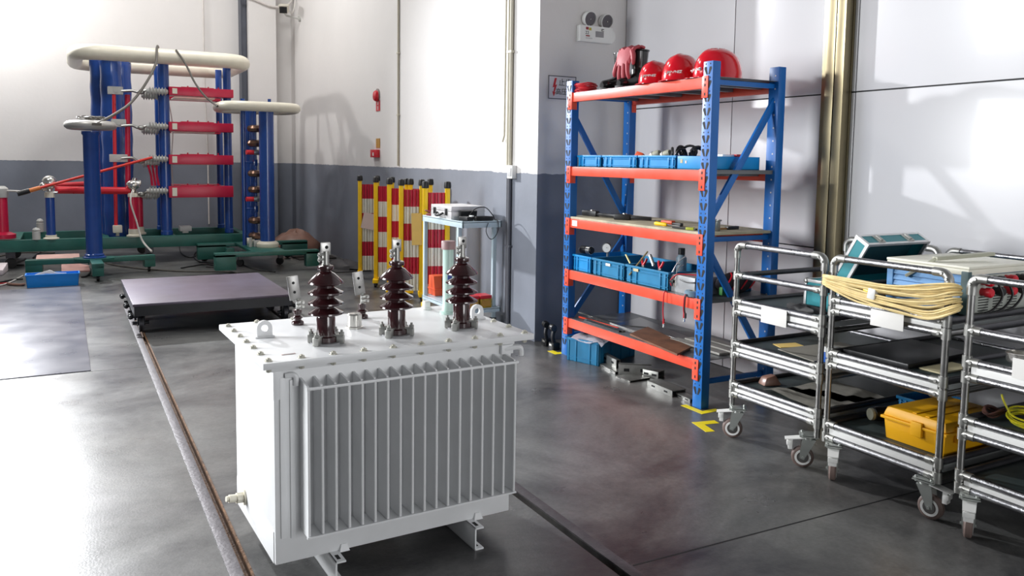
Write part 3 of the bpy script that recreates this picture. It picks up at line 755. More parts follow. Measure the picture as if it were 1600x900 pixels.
# silver box with leads, disc, bottle
a=AX(1046,440,3.20); 
t=thing('battery_pack',(3.33,3.68,z1),'silver box with cables on top beside the tool bin','battery')
f=M(); f.box(3.20,3.50,3.62,a.y-.012,z1,z1+.105,.004); f.build('body',mat('galvanised_box',(170,172,174),.4,.5,var=.1),t)
f=M(); f.box(3.197,3.21,a.y-.06,a.y-.014,z1+.03,z1+.103,.003); f.build('end_plate',capsilver,t)
f=M(); f.tube(spline([(3.20,3.75,z1+.082),(3.193,3.69,z1+.075),(3.195,3.61,z1+.080),(3.23,3.59,z1+.078)],6),.004,6); f.build('strap',cableblack,t)
f=M(); f.obox((3.188,a.y-.035,z1+.062),(.012,.03,.018),.1,.003); f.build('connector',black,t)
p=AX(1077,455,3.17)
t=thing('tape_roll',(3.185,p.y,z1),'flat blue grey roll of tape lying in front of the silver box','tape')
f=M(); f.lathe((3.192,p.y-.01,z1),[(.045,.0),(.050,.004),(.050,.030),(.045,.034),(.024,.034),(.024,0)],22,cap=False); f.build('roll',mat('blue_grey_tape',(110,138,156),.5),t)
f=M(); f.lathe((3.192,p.y-.01,z1),[(.0235,.002),(.0235,.033),(.020,.033),(.020,.002)],18,cap=False); f.build('core',manila,t)
random.seed(11)
f=M(); y=a.y-.03
for k,(u,v,u2,v2) in enumerate(((1049,428,1072,400),(1052,426,1062,412),(1056,430,1068,414))):
    P,Q=AX(u,v,3.215),AX(u2,v2,3.30); f.tube(spline([P,(P+Q)/2+Vector((0,.01,.012)),Q],5),.0035,6)
tag(f.build('silver_wires',alu),'stiff silver wires rising from the silver box beside the tool bin','wire')
f=M(); P=AX(1056,425,3.21); f.tube(spline([(3.19,a.y-.03,z1+.035),(3.185,a.y-.03,z1+.07),(3.20,a.y-.07,z1+.108),(3.24,3.72,z1+.112),(3.3,3.64,z1+.112)],6),.0035,6)
tag(f.build('red_lead',signred),'thin red lead over the top of the silver box on the fourth shelf','wire')
p=AX(1065,398,3.50)
t=thing('plastic_bottle',(3.48,p.y,z1),'grey bottle with a black cap at the back of the fourth shelf','bottle')
f=M(); f.lathe((3.50,p.y,z1),[(.030,0),(.034,.006),(.034,p.z-z1-.02),(.020,p.z-z1-.002),(.018,p.z-z1+.004)],18); f.build('body',mat('bottle_grey',(130,150,164),.4),t)
f=M(); f.lathe((3.50,p.y,p.z+.001),[(.022,0),(.022,.040),(.020,.042)],16); f.build('cap',black,t)
bin_('storage_bin',3.515,3.66,3.62,3.66+.05,z1,.10,binblue2,'narrow blue bin at the back behind the silver box',GC)
t=thing('cable_bag',(3.50,3.57,z1),'dark cable bag with red cords at the right end of the fourth shelf','bag')
f=M(); f.sph((3.47,3.580,z1+.068),.085,(1.75,.45,.78),20,10); body=f.build('bag',mat('dark_bag',(40,34,38),.75),t)
f=M()
for k in range(4):
    xx=3.38+k*.07; f.tube(spline([(xx-.03,3.546,z1+.035),(xx,3.534,z1+.08),(xx+.035,3.546,z1+.115),(xx+.05,3.57,z1+.13)],5),.0045,6)
f.build('cord',signred,t)
f=M(); f.obox((3.36,3.545,z1+.032),(.06,.03,.05),0,.010); f.build('pouch',greenstuff,t)
def lead(u,v0,v1,x,cols,label,name):
    P=AX(u,v0,x); Q=AX(u-1,v1,x); t=thing(name,(P.x,P.y,Q.z),label,'lead','test leads hanging over the fourth shelf beam')
    for k,m in enumerate(cols):
        o=Vector((0,-.010*k,0)); f=M(); f.tube(spline([P+o+Vector((.03,0,-.005)),P+o+Vector((.004,0,.010)),P+o+Vector((-.008,0,-.005)),(P+Q)/2+o+Vector((-.010,.003,0)),Q+o+Vector((-.006,0,.04))],6),.0035,6)
        f.tube([Q+o+Vector((-.006,0,.05)),Q+o+Vector((-.006,0,.02))],.0065,8); f.build('wire',m,t)
    f=M(); f.obox(Q+Vector((-.006,0,.010)),(.010,.012,.026),0,.003); f.build('clip',capsilver,t)
zb=AX(1039,465,3.14)
lead(1039,458,511,3.138,(signred,),'red test lead with a metal clip hanging over the orange beam, left one','test_lead')
lead(1071,463,502,3.138,(signred,cableblack),'red and black test leads hanging over the orange beam, near the post','test_lead')
# ------------------------------------------------------------------ bottom shelf stock
z0=LV[0]+.003
def flat(name,pts,t,m,label,cat,z=z0,group=None):
    P=[G(u,v,z) for u,v in pts]
    f=M(); f.sheet([Vector((p.x,p.y,z)) for p in P],(0,0,1),t); return tag(f.build(name,m),label,cat,group)
flat('brown_board',[(984,524),(1012,513),(1080,545),(1058,556)],.012,brownboard,'brown stained board lying on the bottom rack shelf','board',z0+.0035)
flat('steel_sheet',[(960,508),(1000,497),(1088,533),(1085,541),(1010,512)],.006,steel,'grey steel sheet on the bottom shelf behind the brown board','sheet',z0)
strips=[((905,489),(1030,531),.016,steel,'long steel strip nearest the back of the bottom shelf'),
 ((915,500),(975,519),.020,steel,'bright steel strip in front of the dark strips on the bottom shelf'),
 ((896,503),(952,521),.022,darksteel,'short dark steel strip at the far front of the bottom shelf'),
 ((905,496),(966,514),.012,rackorange,'thin orange strip among the steel strips on the bottom shelf')]
for (u0,v0),(u1,v1),wd,m,lb in strips:
    a=G(u0,v0,z0);b=G(u1,v1,z0); f=M(); f.bar((max(a.x,3.20),a.y,z0+.0052),(max(b.x,3.2),b.y,z0+.0052),wd,.010,.001); tag(f.build('steel_strip',m),lb,'strip','flat strips on the bottom shelf')
for k in range(3):
    f=M(); xx=3.33+.085*k; f.box(xx,xx+.07,3.535,3.98-.04*k,z0+.0045,z0+.017+.004*k,.001); 
    tag(f.build('steel_plate',mat('flat_bar_grey',(158,156,150),.4,.4)),('flat grey bar','grey flat bar','long flat grey bar')[k]+' on the bottom shelf near post, %s of three'%('front','middle','rear')[k],'bar','flat bars at the near end of the bottom shelf')
# ------------------------------------------------------------------ under the rack
t=thing('storage_crate',(3.24,4.68,0),'large teal blue plastic crate under the rack with white cloth on it','crate')
P0=G(884,562);P1=G(935,573); d=(P1-P0); d.z=0; Lc=d.length; ang=math.atan2(d.y,d.x)
R=Matrix.Translation(Vector((P0.x,P0.y,0)))@Matrix.Rotation(ang,4,'Z')
hcr=.165; Dc=.46
f=M()
f.box(.006,Lc-.006,.006,Dc,0,.006); f.box(.006,Lc-.006,.006,.012,0,hcr); f.box(.006,Lc-.006,Dc-.006,Dc,0,hcr); f.box(.006,.012,.006,Dc,0,hcr); f.box(Lc-.012,Lc-.006,.006,Dc,0,hcr)
cr_=f; f=M(); f.box(0,Lc,0,.012,hcr-.016,hcr,.001); f.box(0,.012,0,Dc,hcr-.016,hcr,.001); f.box(Lc-.012,Lc,0,Dc,hcr-.016,hcr,.001); f.box(0,Lc,Dc-.006,Dc+.006,hcr-.016,hcr,.001); f.xform(R); f.build('rim',binblue2,t)
f=cr_
for q in (.05,.28,.70,.90): f.box(Lc*q,Lc*q+.012,0,.007,.004,hcr-.018,.001)
for q in (.1,.35,.6,.85): f.box(Lc-.007,Lc,Dc*q,Dc*q+.014,.004,hcr-.018,.001)
f.box(.01,Lc-.01,.001,.007,.03,.035); f.xform(R); f.build('body',binblue2,t)
f=M(); rs=[]
random.seed(5)
for i in range(9):
    row=[]
    for j in range(7):
        x=.04+i*(Lc-.02)/8+.01; y=-.012+j*.04; z=hcr+.012+.012*math.sin(i*1.3+j*.9)+.006*math.cos(j*2.1)
        if j==0: z-=.035*(.4+.6*abs(math.sin(i*.9)))
        row.append(f.bm.verts.new((x,y,z)))
    rs.append(row)
for i in range(8):
    for j in range(6): f.face([rs[i][j],rs[i+1][j],rs[i+1][j+1],rs[i][j+1]])
bmesh.ops.solidify(f.bm,geom=list(f.bm.faces),thickness=.003)
f.xform(R); tag(f.build('white_cloth',white_cloth,ang=80),'crumpled white cloth lying over the teal crate under the rack','cloth')
def channel(p,q,w,h,label,name='slotted_channel',stack=1,z=0.0):
    p,q=Vector(p),Vector(q); d=(q-p); L=d.length; a=math.atan2(d.y,d.x)
    R=Matrix.Translation(Vector((p.x,p.y,z)))@Matrix.Rotation(a,4,'Z')
    f=M(); t_=.004
    f.box(0,L,0,t_,0,h,.0008); f.box(0,L,0,w,h-t_,h,.0008); f.box(0,L,w-t_,w,0,h,.0008)
    f.m(1); n=max(2,int(L/.09))
    for i in range(n): 
        x=(i+.5)*L/n; f.box(x-.018,x+.018,-.0006,.002,h*.35,h*.62)
    f.m(0); f.xform(R)
    return tag(f.build(name,[zinc,hole]),label,'bracket','galvanised channel pieces under the rack')
channel(G(1011,604),G(1050,621),.10,.040,'slotted galvanised channel nearest the near post, under the rack')
channel(G(1056,619),G(1078,630),.06,.024,'short galvanised piece lying against the near post under the rack')
channel(G(962,590),G(984,598),.17,.012,'flat galvanised plate sticking out under the rack, frontmost of the stack')
channel(G(963,588)+Vector((.03,.02,0)),G(1008,590)+Vector((.05,.0,0)),.04,.075,'tall slotted galvanised bracket standing behind the flat plate')
channel(G(937,572),G(961,585),.15,.018,'galvanised channel beside the teal crate under the rack, lower one')
channel(G(939,568)+Vector((.01,.01,0)),G(962,581)+Vector((.01,.01,0)),.03,.060,'upright galvanised angle beside the teal crate',z=.0185)
channel(G(985,592)+Vector((.11,.02,0)),G(1006,598)+Vector((.13,.02,0)),.08,.05,'galvanised channel farther back under the middle of the rack')
# ------------------------------------------------------------------ floor tape
def tape_l(c,a,b,w,label):
    # L of two legs of floor tape meeting at c
    c=Vector(c);
    f=M()
    for e in (a,b):
        e=Vector(e); d=(e-c).normalized(); s=Vector((-d.y,d.x,0))*w/2
        f.sheet([c-d*w/2-s,e-s,e+s,c-d*w/2+s],(0,0,1),.0012 if e==Vector(a) else .0011)
    tag(f.build('floor_tape_mark',tape),label,'marking','yellow floor tape corners')
tape_l((3.115,3.425,0),(3.115,3.585,0),(3.235,3.43,0),.04,'yellow tape corner on the floor around the foot of the near rack post')
q=G(1077,662); tape_l((q.x+.045,q.y-.02,0),(2.93,3.155,0),(3.075,3.265,0),.05,'yellow tape corner on open floor between the rack and the first trolley')
tape_l((3.12,4.99,0),(3.12,5.08,0),(3.17,4.985,0),.05,'yellow tape corner at the foot of the far rack post')
# black clamps beside the pillar
def clampstand(c,label):
    t=thing('grounding_clamp',c,label,'clamp','black clamps standing beside the pillar')
    x,y,_=c
    f=M(); f.box(x-.03,x+.03,y-.035,y+.035,0,.055,.008); f.build('base',black,t)
    f=M(); f.tube(spline([(x,y,.05),(x-.012,y+.004,.09),(x-.004,y+.008,.13),(x+.01,y,.155)],5),[.016]*16,10); f.build('arm',blacksteel,t)
    f=M(); f.lathe((x-.005,y+.035,.165),[(.012,-.0),(.024,.004),(.026,.02),(.026,.055),(.022,.062)],14,axis=(-.25,-1,0)); f.build('head',black,t)
    f=M(); f.box(x-.034,x-.029,y-.02,y+.02,.03,.045,.001); f.build('plate',capsilver,t)
pA=G(855,541);pB=G(865,546)
clampstand((pA.x+.01,pA.y+.02,0),'black upright clamp against the pillar, left of the pair')
clampstand((pB.x+.005,pB.y+.0,0),'black upright clamp next to the far rack post, right of the pair')
# ------------------------------------------------------------------ pipe trolleys
CX0,CX1=2.99,3.80
TR=.0145
def cart(y0,y1,tiers,mid,zt_,label,casters,mats_=None):
    t=thing('pipe_trolley',(CX0,(y0+y1)/2,0),label,'trolley','pipe trolleys')
    zb=.185
    for x,nm in ((CX0,'front'),(CX1,'rear')):
        # U shaped frame: post, rounded elbow, top bar, elbow, post
        R=.035
        for y in (y0,y1):
            f=M(); f.tube([(x,y,zb-.03),(x,y,zt_-R)],TR-.001,12); f.build('post',steel,t)
        f=M(); f.tube([(x,y0+R,zt_),(x,y1-R,zt_)],TR,12); f.build('top_bar',chrome,t)
        for y,s in ((y0,1),(y1,-1)):
            f=M(); f.tube([(x,y,zt_-R-.03),(x,y,zt_-R)]+[(x,y+s*R*(1-math.cos(a)),zt_-R+R*math.sin(a)) for a in (.3,.6,.9,1.2)]+[(x,y+s*R,zt_),(x,y+s*(R+.03),zt_)],TR+.0035,12)
            for a in (.35,1.2):
                yy=y+s*R*(1-math.cos(a)); zz=zt_-R+R*math.sin(a); sg=-1 if x==CX0 else 1
                f.cyl((x+sg*(TR+.001),yy,zz),(x+sg*(TR+.008),yy,zz),.006,n=6)
            f.build('elbow_joint',zinc,t)
    def joint(p,d,par):
        p=Vector(p); d=Vector(d)
        f=M(); f.tube([p+d*.004,p+d*.05],TR+.003,10); f.cyl(p-Vector((0,0,.022)),p+Vector((0,0,.022)),TR+.0035,n=12)
        q=p+d*.022; sg=Vector((-1,0,0)) if abs(d.y)>.5 else Vector((0,-1,0))
        f.cyl(q+sg*(TR+.002),q+sg*(TR+.007),.007,n=6)
        f.build('pipe_joint',zinc,par)
    for (za,zl) in tiers:
        f=M(); f.box(CX0+.012,CX1-.012,y0+.012,y1-.012,za-.012,za-.004,.002)
        sh=f.build('shelf_tray',matdark,t)
        for z in (za,zl):
            for x in (CX0,CX1):
                f=M(); f.tube([(x,y0+.012,z),(x,y1-.012,z)],TR,12); f.build('cross_tube',chrome,sh)
                joint((x,y0,z),(0,1,0),sh); joint((x,y1,z),(0,-1,0),sh)
            for y in (y0,y1):
                f=M(); f.tube([(CX0+.012,y,z),(CX1-.012,y,z)],TR-.001,12); f.build('side_tube',darksteel if z==za else steel,sh)
        zm=(za+zl)/2
        f=M(); f.box(CX0-.004,CX0+.004,y0+.02,y1-.02,zl+TR+.001,za-TR-.001,.001); f.build('white_strip',whiteplastic,sh)
        f=M(); f.box(CX0+.03,CX1-.03,y0-.004,y0+.004,zl+TR+.001,za-TR-.001,.001); f.build('side_strip',mat('grey_strip',(150,154,154),.4),sh)
    if mid:
        f=M(); f.tube([(CX0,y0+.012,mid),(CX0,y1-.012,mid)],TR,12); mb=f.build('guard_tube',chrome,t)
        joint((CX0,y0,mid),(0,1,0),mb); joint((CX0,y1,mid),(0,-1,0),mb)
        for y in (y0,y1):
            f=M(); f.tube([(CX0+.012,y,mid),(CX1-.012,y,mid)],TR-.001,12); f.build('side_guard_tube',darksteel,t)
    for (x,y),a in zip(((CX0,y1-.045),(CX0,y0+.045),(CX1,y1-.045),(CX1,y0+.045)),casters):
        R=Matrix.Translation(Vector((x,y,0)))@Matrix.Rotation(a,4,'Z')
        f=M(); f.box(-.042,.042,-.036,.036,.150,.155,.001); f.box(-.040,.040,-.034,.034,.158,.162,.001)
        for sx in (-.03,.03):
            for sy in (-.024,.024): f.cyl((sx,sy,.145),(sx,sy,.168),.0055,n=6)
        f.cyl((0,0,.135),(0,0,.150),.026,n=16)
        for s in (-1,1): f.prism([(-.03,.135),(.03,.135),(.036,.09),(.038,.046),(.018,.040),(-.012,.10)],'y',s*.021-.0015,s*.021+.0015)
        f.box(-.03,.03,-.0215,.0215,.132,.137,.001); f.cyl((.024,-.028,.05),(.024,.028,.05),.006,n=10)
        f.xform(R); ca=f.build('caster',mat('caster_zinc',(186,190,186),.35,.7),t)
        f=M(); f.lathe((.024,-.016,.05),[(.020,0),(.038,.001),(.046,.003),(.050,.008),(.050,.024),(.046,.029),(.038,.031),(.020,.032)],26,axis=(0,1,0)); f.xform(R); wh=f.build('wheel',wheelgrey,ca)
        f=M(); 
        for yy in (-.0175,.0165): f.lathe((.024,yy,.05),[(.026,0),(.036,0),(.036,.001),(.026,.001)],24,axis=(0,1,0),cap=False)
        f.xform(R); f.build('wheel_ring',whiteplastic,wh)
        f=M(); 
        for yy in (-.0195,.0175): f.lathe((.024,yy,.05),[(.023,0),(.023,.002),(.012,.003),(.0001,.003)] if yy>0 else [(.0001,-.001),(.012,-.001),(.023,0),(.023,.002)],20,axis=(0,1,0))
        f.xform(R); f.build('hub',steel,wh)
        f=M(); f.hexa([(.02,-.024,.140),(.105,-.022,.128),(.105,.022,.128),(.02,.024,.140),(.02,-.024,.145),(.105,-.022,.131),(.105,.022,.131),(.02,.024,.145)])
        f.box(.070,.090,-.017,.017,.082,.132,.004); f.box(.076,.096,-.020,.020,.100,.122,.004)
        f.xform(R); f.build('brake_pedal',whiteplastic,ca)
    return t
C1=cart(2.525,3.07,((.702,.646),(.482,.431),(.271,.222)),.835,.990,'pipe trolley nearest the blue rack, with a teal case on its upper tray',(2.36,2.36,0,0))
C2=cart(1.935,2.475,((.802,.752),(.563,.510),(.238,.178)),None,.990,'pipe trolley with coiled tan cable across its front, standing between the other two',(-2.47,-1.4,0,0))
C3=cart(1.30,1.845,((.665,.605),(.440,.383),(.222,.172)),.785,.985,'pipe trolley cut off by the right edge of the photo',(-2.6,-2.6,0,0))
def tagpaper(u0,u1,vt,vb,x,label,name='paper_tag'):
    a=AX(u0,vt,x);b=AX(u1,vt,x);zt_=AX((u0+u1)/2,vt,x).z; c=AX((u0+u1)/2,vb,x).z
    f=M(); f.box(x-.002,x,b.y,a.y,c,zt_,.0003); f.m(0)
    return tag(f.build(name,paper),label,'paper','blank paper tags on the trolleys')
xf=CX0-TR-.0045
tagpaper(1190,1230,481,508,xf,'blank white paper tag on the front of the trolley nearest the rack')
tagpaper(1361,1413,487,513,xf-.012,'blank white paper tag under the coiled tan cable')
f=M(); a=AX(1583,560,xf); f.box(xf-.002,xf,1.33,a.y,AX(1590,592,xf).z,AX(1590,560,xf).z); tag(f.build('paper_tag',paper),'blank white paper tag at the right edge of the photo','paper','blank paper tags on the trolleys')
# coiled tan cable hanging across cart 2
random.seed(2)
f=M()
for k in range(17):
    q=min(1,max(0,k/16+random.uniform(-.05,.05))); j=lambda m=1.6: random.uniform(-m,m)
    xa=CX0-.026-random.uniform(0,.016); xb=CX0+.024+random.uniform(0,.008)
    pts=[AX(1293+j(2),430+17*q+j(),xa),AX(1340,437+32*q+j(2.5),xa-.006),AX(1400,444+44*q+j(3),xa-.010),AX(1450,443+56*q+j(3),xa-.006),AX(1488,441+50*q+j(2),xa),AX(1501+j(2),447+36*q+j(),CX0-.004),
         AX(1486,447+38*q+j(),xb),AX(1400,449+34*q+j(),xb+.004),AX(1340,440+22*q+j(),xb),AX(1292+j(2),431+14*q+j(),CX0+.004)]
    f.tube(spline(pts,5,closed=True),.0046,6,closed=True)
tag(f.build('cable_coil',tan),'long coil of tan cable slung across the front of the middle trolley','cable')
p=AX(1363,459,CX0-.045)
t=thing('cable_connector',(p.x,p.y,p.z-.02),'small white connector tied on the tan cable coil','connector')
f=M(); f.obox(p,(.022,.034,.046),.1,.005,.15); f.build('body',whiteplastic,t)
f=M(); f.cyl(p+Vector((-.002,.018,.008)),p+Vector((.006,.045,.012)),.006,n=8); f.build('plug',yellow,t)
# ---- contents
def case(name,o,rz,ry,sz,label,handle=True,flip=1,colr=None):
    # aluminium edged case; sz = (length x, depth y, height z)
    t=thing(name,o,label,'case','teal instrument cases')
    R=Matrix.Translation(Vector(o))@Matrix.Rotation(rz,4,'Z')@Matrix.Rotation(ry,4,'Y')
    a,b,c=sz; e=.014
    f=M(); f.box(e*.3,a-e*.3,e*.3,b-e*.3,e*.3,c-e*.3); f.xform(R); f.build('panel',colr or teal,t)
    f=M()
    for x in (0,a-e):
        for y in (0,b-e): f.box(x,x+e,y,y+e,0,c,.002)
    for z in (0,c-e):
        for y in (0,b-e): f.box(0,a,y,y+e,z,z+e,.002)
        for x in (0,a-e): f.box(x,x+e,0,b,z,z+e,.002)
    f.xform(R); f.build('edge_frame',alu,t)
    for x in (0,a):
        for y in (0,b):
            for z in (0,c):
                f=M(); f.sph((x+(.010 if x==0 else -.010),y+(.010 if y==0 else -.010),z+(.010 if z==0 else -.010)),.016,n=8,m=5); f.xform(R); f.build('corner_cap',zinc,t)
    return t,R
case('instrument_case',(3.12,2.548,.6982),0,0,(.40,.205,.155),'teal case with aluminium edges on the upper tray of the trolley nearest the rack')
f=M(); p=AX(1262,483,3.08); rs=[]
for k,(z,s) in enumerate(((.699,.85),(.710,1.0),(.722,1.0),(.732,.82),(.736,.4))): rs.append([Vector((3.06+math.cos(2*PI*i/18)*.045*s*(1+.1*math.sin(3*i)),2.68+math.sin(2*PI*i/18)*.11*s*(1+.08*math.cos(4*i)),z+.007*math.sin(2.3*i+k)*(k>0))) for i in range(18)])
f.rings(rs); tag(f.build('black_pouch',mat('black_nylon',(20,20,22),.6,var=.3,scale=60)),'crumpled black pouch in front of the teal case on the upper tray','pouch')
t,R=case('instrument_case',(3.64,1.99,.7985),.0,0,(.14,.40,.05),'flat teal case base lying at the far end of the middle trolley, behind the instrument')
def boxframe(t,o,u,v,w,a,b,c,edge=.014,inner=tealdark):
    # case half: opening towards -w ; a along u, b along v, c along w
    o=Vector(o)
    def P(x,y,z): return o+u*x+v*y+w*z
    def bx(f,x0,x1,y0,y1,z0,z1): f.hexa([P(x0,y0,z0),P(x1,y0,z0),P(x1,y1,z0),P(x0,y1,z0),P(x0,y0,z1),P(x1,y0,z1),P(x1,y1,z1),P(x0,y1,z1)])
    f=M(); e=.004
    bx(f,e,a-e,e,b-e,c-.006,c)
    for s in ((0,e,0,b),(a-e,a,0,b)): bx(f,s[0],s[1],s[2],s[3],.008,c)
    bx(f,0,a,0,e,.008,c); bx(f,0,a,b-e,b,.008,c); f.build('shell',teal,t)
    f=M(); bx(f,e+.001,a-e-.001,e+.001,b-e-.001,c-.012,c-.007); f.build('lining',inner,t)
    f=M(); g=.013
    for (z0,z1) in ((-.001,g),(c-g+.002,c+.002)):
        bx(f,-.002,a+.002,-.002,g*.7,z0,z1); bx(f,-.002,a+.002,b-g*.7,b+.002,z0,z1); bx(f,-.002,g*.7,0,b,z0,z1); bx(f,a-g*.7,a+.002,0,b,z0,z1)
    for (x,y) in ((0,0),(a,0),(0,b),(a,b)):
        xx=(-.003,g) if x==0 else (a-g,a+.003); yy=(-.003,g) if y==0 else (b-g,b+.003)
        bx(f,xx[0],xx[1],yy[0],yy[1],-.002,c+.003)
    f.build('edge_frame',alu,t)
    for q in (.25,.72):
        f=M(); bx(f,a*q-.02,a*q+.02,b,b+.006,.012,c-.012); bx(f,a*q-.008,a*q+.008,b,b+.012,.02,c-.02)
        f.build('latch',zinc,t)
t=thing('open_case',(3.36,2.53,.855),'open teal case with dark interior leaning on the middle trolley behind the cable','case')
th=math.radians(30)
u=Vector((1,0,0)); v=Vector((0,-math.sin(th),math.cos(th))); w=Vector((0,math.cos(th),math.sin(th)))
o=Vector((3.14,2.535,.845))
boxframe(t,o,u,v,w,.43,.232,.075)
# instrument with louvred blue side
def instrument():
    x0,x1,y0,y1,z0,z1=3.17,3.62,1.972,2.345,.800,1.0
    t=thing('test_instrument',(3.4,2.16,z0),'large cream and blue test instrument with red and black terminals on the middle trolley','instrument')
    f=M(); f.box(x0+.012,x1-.01,y0+.01,y1-.01,z0+.006,z1-.035,.003); f.build('chassis',instblue,t)
    f=M(); n=6
    for k in range(n):
        za=z0+.012+(z1-.055-z0)*k/n; zb=za+(z1-.055-z0)/n-.004
        f.hexa([(x0,y0+.03,za),(x0+.013,y0+.03,za),(x0+.013,y1-.03,za),(x0,y1-.03,za),(x0+.006,y0+.03,zb),(x0+.013,y0+.03,zb),(x0+.013,y1-.03,zb),(x0+.006,y1-.03,zb)])
    f.box(x0-.004,x0+.014,y1-.035,y1-.005,z0+.004,z1-.028,.004)
    f.build('louvre_panel',instblue,t)
    f=M(); f.box(x0-.004,x0+.02,y0-.002,y0+.030,z0+.004,z1-.02,.004); f.box(x1-.03,x1,y0-.010,y0+.03,z0+.004,z1-.004,.006); f.build('corner_moulding',mat('dark_teal_grey',(58,84,86),.5),t)
    f=M(); f.box(x0,x1,y0,y1,z1-.036,z1-.012,.004); f.box(x0-.002,x1+.002,y0-.002,y1+.002,z1-.012,z1,.004); f.build('top_cover',instwhite,t)
    f=M(); f.box(x0+.03,x1-.03,y0-.002,y0+.008,z0+.008,z1-.038,.001); fp=f.build('front_panel',mat('panel_grey',(170,174,166),.5),t)
    f=M()
    for k in range(6):
        for xx in (x0+.07,x0+.17,x0+.27): f.box(xx,xx+.07,y0-.0026,y0-.0015,z0+.015+k*.011,z0+.019+k*.011)
    f.build('vent_slot',hole,fp)
    for k in range(4):
        for zz in (.105,.060):
            xx=x0+.09+k*.08
            if zz==.060 and k in (0,): pass
            f=M(); f.lathe((xx,y0-.002,z0+zz+.035),[(.016,0),(.016,.018),(.020,.020),(.020,.040),(.014,.046)],12,axis=(0,-1,0))
            f.build('terminal',signred if k%2==0 else black,fp)
    f=M()
    hx=x0-.012
    A=Vector((x0-.006,y1-.10,z0+.13)); B=Vector((x0+.04,y0+.17,z1+.014)); Cc=Vector((x1-.13,y0+.10,z1+.030))
    f.bar(A,B,.014,.030,.004,up=(1,0,0.3)); f.bar(B-Vector((0.01,0,0)),Cc,.030,.016,.004); f.build('carry_handle',handlegrey,t)
    for k in range(3):
        f=M(); xx=x0+.13+k*.07
        f.tube(spline([(xx,y0-.045,z0+.13-.0*k),(xx+.01,y0-.058,z0+.08),(xx-.02,y0-.045,z0+.03),(xx-.05,y0-.028,z0+.012)],5),.005,7); f.build('lead',cableblack,fp)
instrument()
# middle tray: black folder, manila folder
f=M(); f.hexa([(3.05,2.13,.5595),(3.52,2.16,.5595),(3.52,2.45,.5595),(3.05,2.455,.5595),(3.05,2.13,.580),(3.52,2.16,.580),(3.52,2.45,.580),(3.05,2.455,.580)],.004)
tag(f.build('black_case',mat('black_satin',(44,44,46),.35)),'flat black case on the middle tray of the cable trolley','case')
P=[G(1340,556,.582),G(1375,550,.582),G(1472,576,.582),G(1428,579,.582)]
f=M(); f.sheet([(3.10,2.02,.5595),(3.32,2.02,.5595),(3.32,2.115,.5595),(3.10,2.115,.5595)],(0,0,1),.006); tag(f.build('manila_folder',manila),'manila folder on the middle tray of the cable trolley','folder')
# lower tray: yellow toolbox, drill, black
def toolbox():
    t=thing('toolbox',(3.2,2.1,.236),'yellow plastic toolbox on the lowest tray of the middle trolley','toolbox')
    x0,x1,y0,y1,z0=3.06,3.47,1.955,2.245,.2342
    z1=z0+.140
    f=M(); f.hexa([(x0+.012,y0+.012,z0),(x1-.012,y0+.012,z0),(x1-.012,y1-.012,z0),(x0+.012,y1-.012,z0),(x0+.004,y0+.004,z1-.048),(x1-.004,y0+.004,z1-.048),(x1-.004,y1-.004,z1-.048),(x0+.004,y1-.004,z1-.048)],.008); f.build('base',toolyellow,t)
    f=M(); f.box(x0-.006,x1+.006,y0-.006,y1+.006,z1-.052,z1-.040,.003); 
    f.hexa([(x0,y0,z1-.040),(x1,y0,z1-.040),(x1,y1,z1-.040),(x0,y1,z1-.040),(x0+.012,y0+.012,z1),(x1-.012,y0+.012,z1),(x1-.012,y1-.012,z1),(x0+.012,y1-.012,z1)],.010); ld=f.build('lid',toolyellow,t)
    f=M()
    for q in (.3,.5): f.box(x0+.02,x1-.06,y0+(y1-y0)*q,y0+(y1-y0)*q+.018,z1-.001,z1+.003,.001)
    f.build('lid_rib',toolyellow,ld)
    for xx in (x0+.06,x0+.27):
        f=M(); f.box(xx,xx+.05,y0-.014,y0+.004,z1-.085,z1-.02,.004); f.build('latch',toolyellow,t)
    f=M(); f.box(x0-.012,x0+.004,y0+.10,y0+.15,z1-.085,z1-.025,.004); f.build('latch',toolyellow,t)
    f=M(); f.tube(spline([(x0+.14,y0-.002,z1-.075),(x0+.15,y0-.022,z1-.08),(x0+.24,y0-.022,z1-.08),(x0+.25,y0-.002,z1-.075)],4),.006,7); f.build('handle',toolyellow,t)
toolbox()
t=thing('angle_grinder',(3.25,2.36,.235),'black handheld power tool lying on the lowest tray behind the yellow toolbox','power tool')
f=M(); f.lathe((3.20,2.40,.272),[(.016,0),(.030,.006),(.033,.03),(.033,.09),(.028,.12),(.030,.16),(.022,.18)],16,axis=(1,-.35,0)); f.build('body',black,t)
f=M(); f.lathe((3.20,2.40,.272),[(.026,-.012),(.028,-.008),(.028,.002)],16,axis=(1,-.35,0)); f.build('front_cap',handlegrey,t)
f=M(); f.lathe((3.29,2.3685,.272),[(.0345,0),(.0345,.03)],16,axis=(1,-.35,0)); f.build('band',cream,t)
# first trolley, lower trays
f=M(); f.sheet([(3.06,2.62,.4785),(3.50,2.60,.4785),(3.52,2.86,.4785),(3.10,2.88,.4785)],(0,0,1),.004); tag(f.build('grey_folder',mat('grey_board',(150,146,136),.6)),'grey folder on the middle tray of the trolley nearest the rack','folder')
f=M(); f.sheet([(3.14,2.90,.4785),(3.28,2.87,.4785),(3.30,2.95,.4785),(3.17,2.98,.4785)],(0,0,1),.002); tag(f.build('yellow_note',yelpaper),'small pale yellow sheet on the middle tray of the trolley nearest the rack','paper')
t=thing('blue_box',(3.2,2.56,.483),'small blue box with a white top at the near end of the middle tray','box')
f=M(); f.box(3.10,3.17,2.555,2.615,.4785,.525,.004); f.build('body',mat('royal_blue',(20,84,170),.4),t)
f=M(); f.box(3.105,3.165,2.56,2.61,.5252,.552,.005); f.build('top',whiteplastic,t)
f=M(); rs=[]
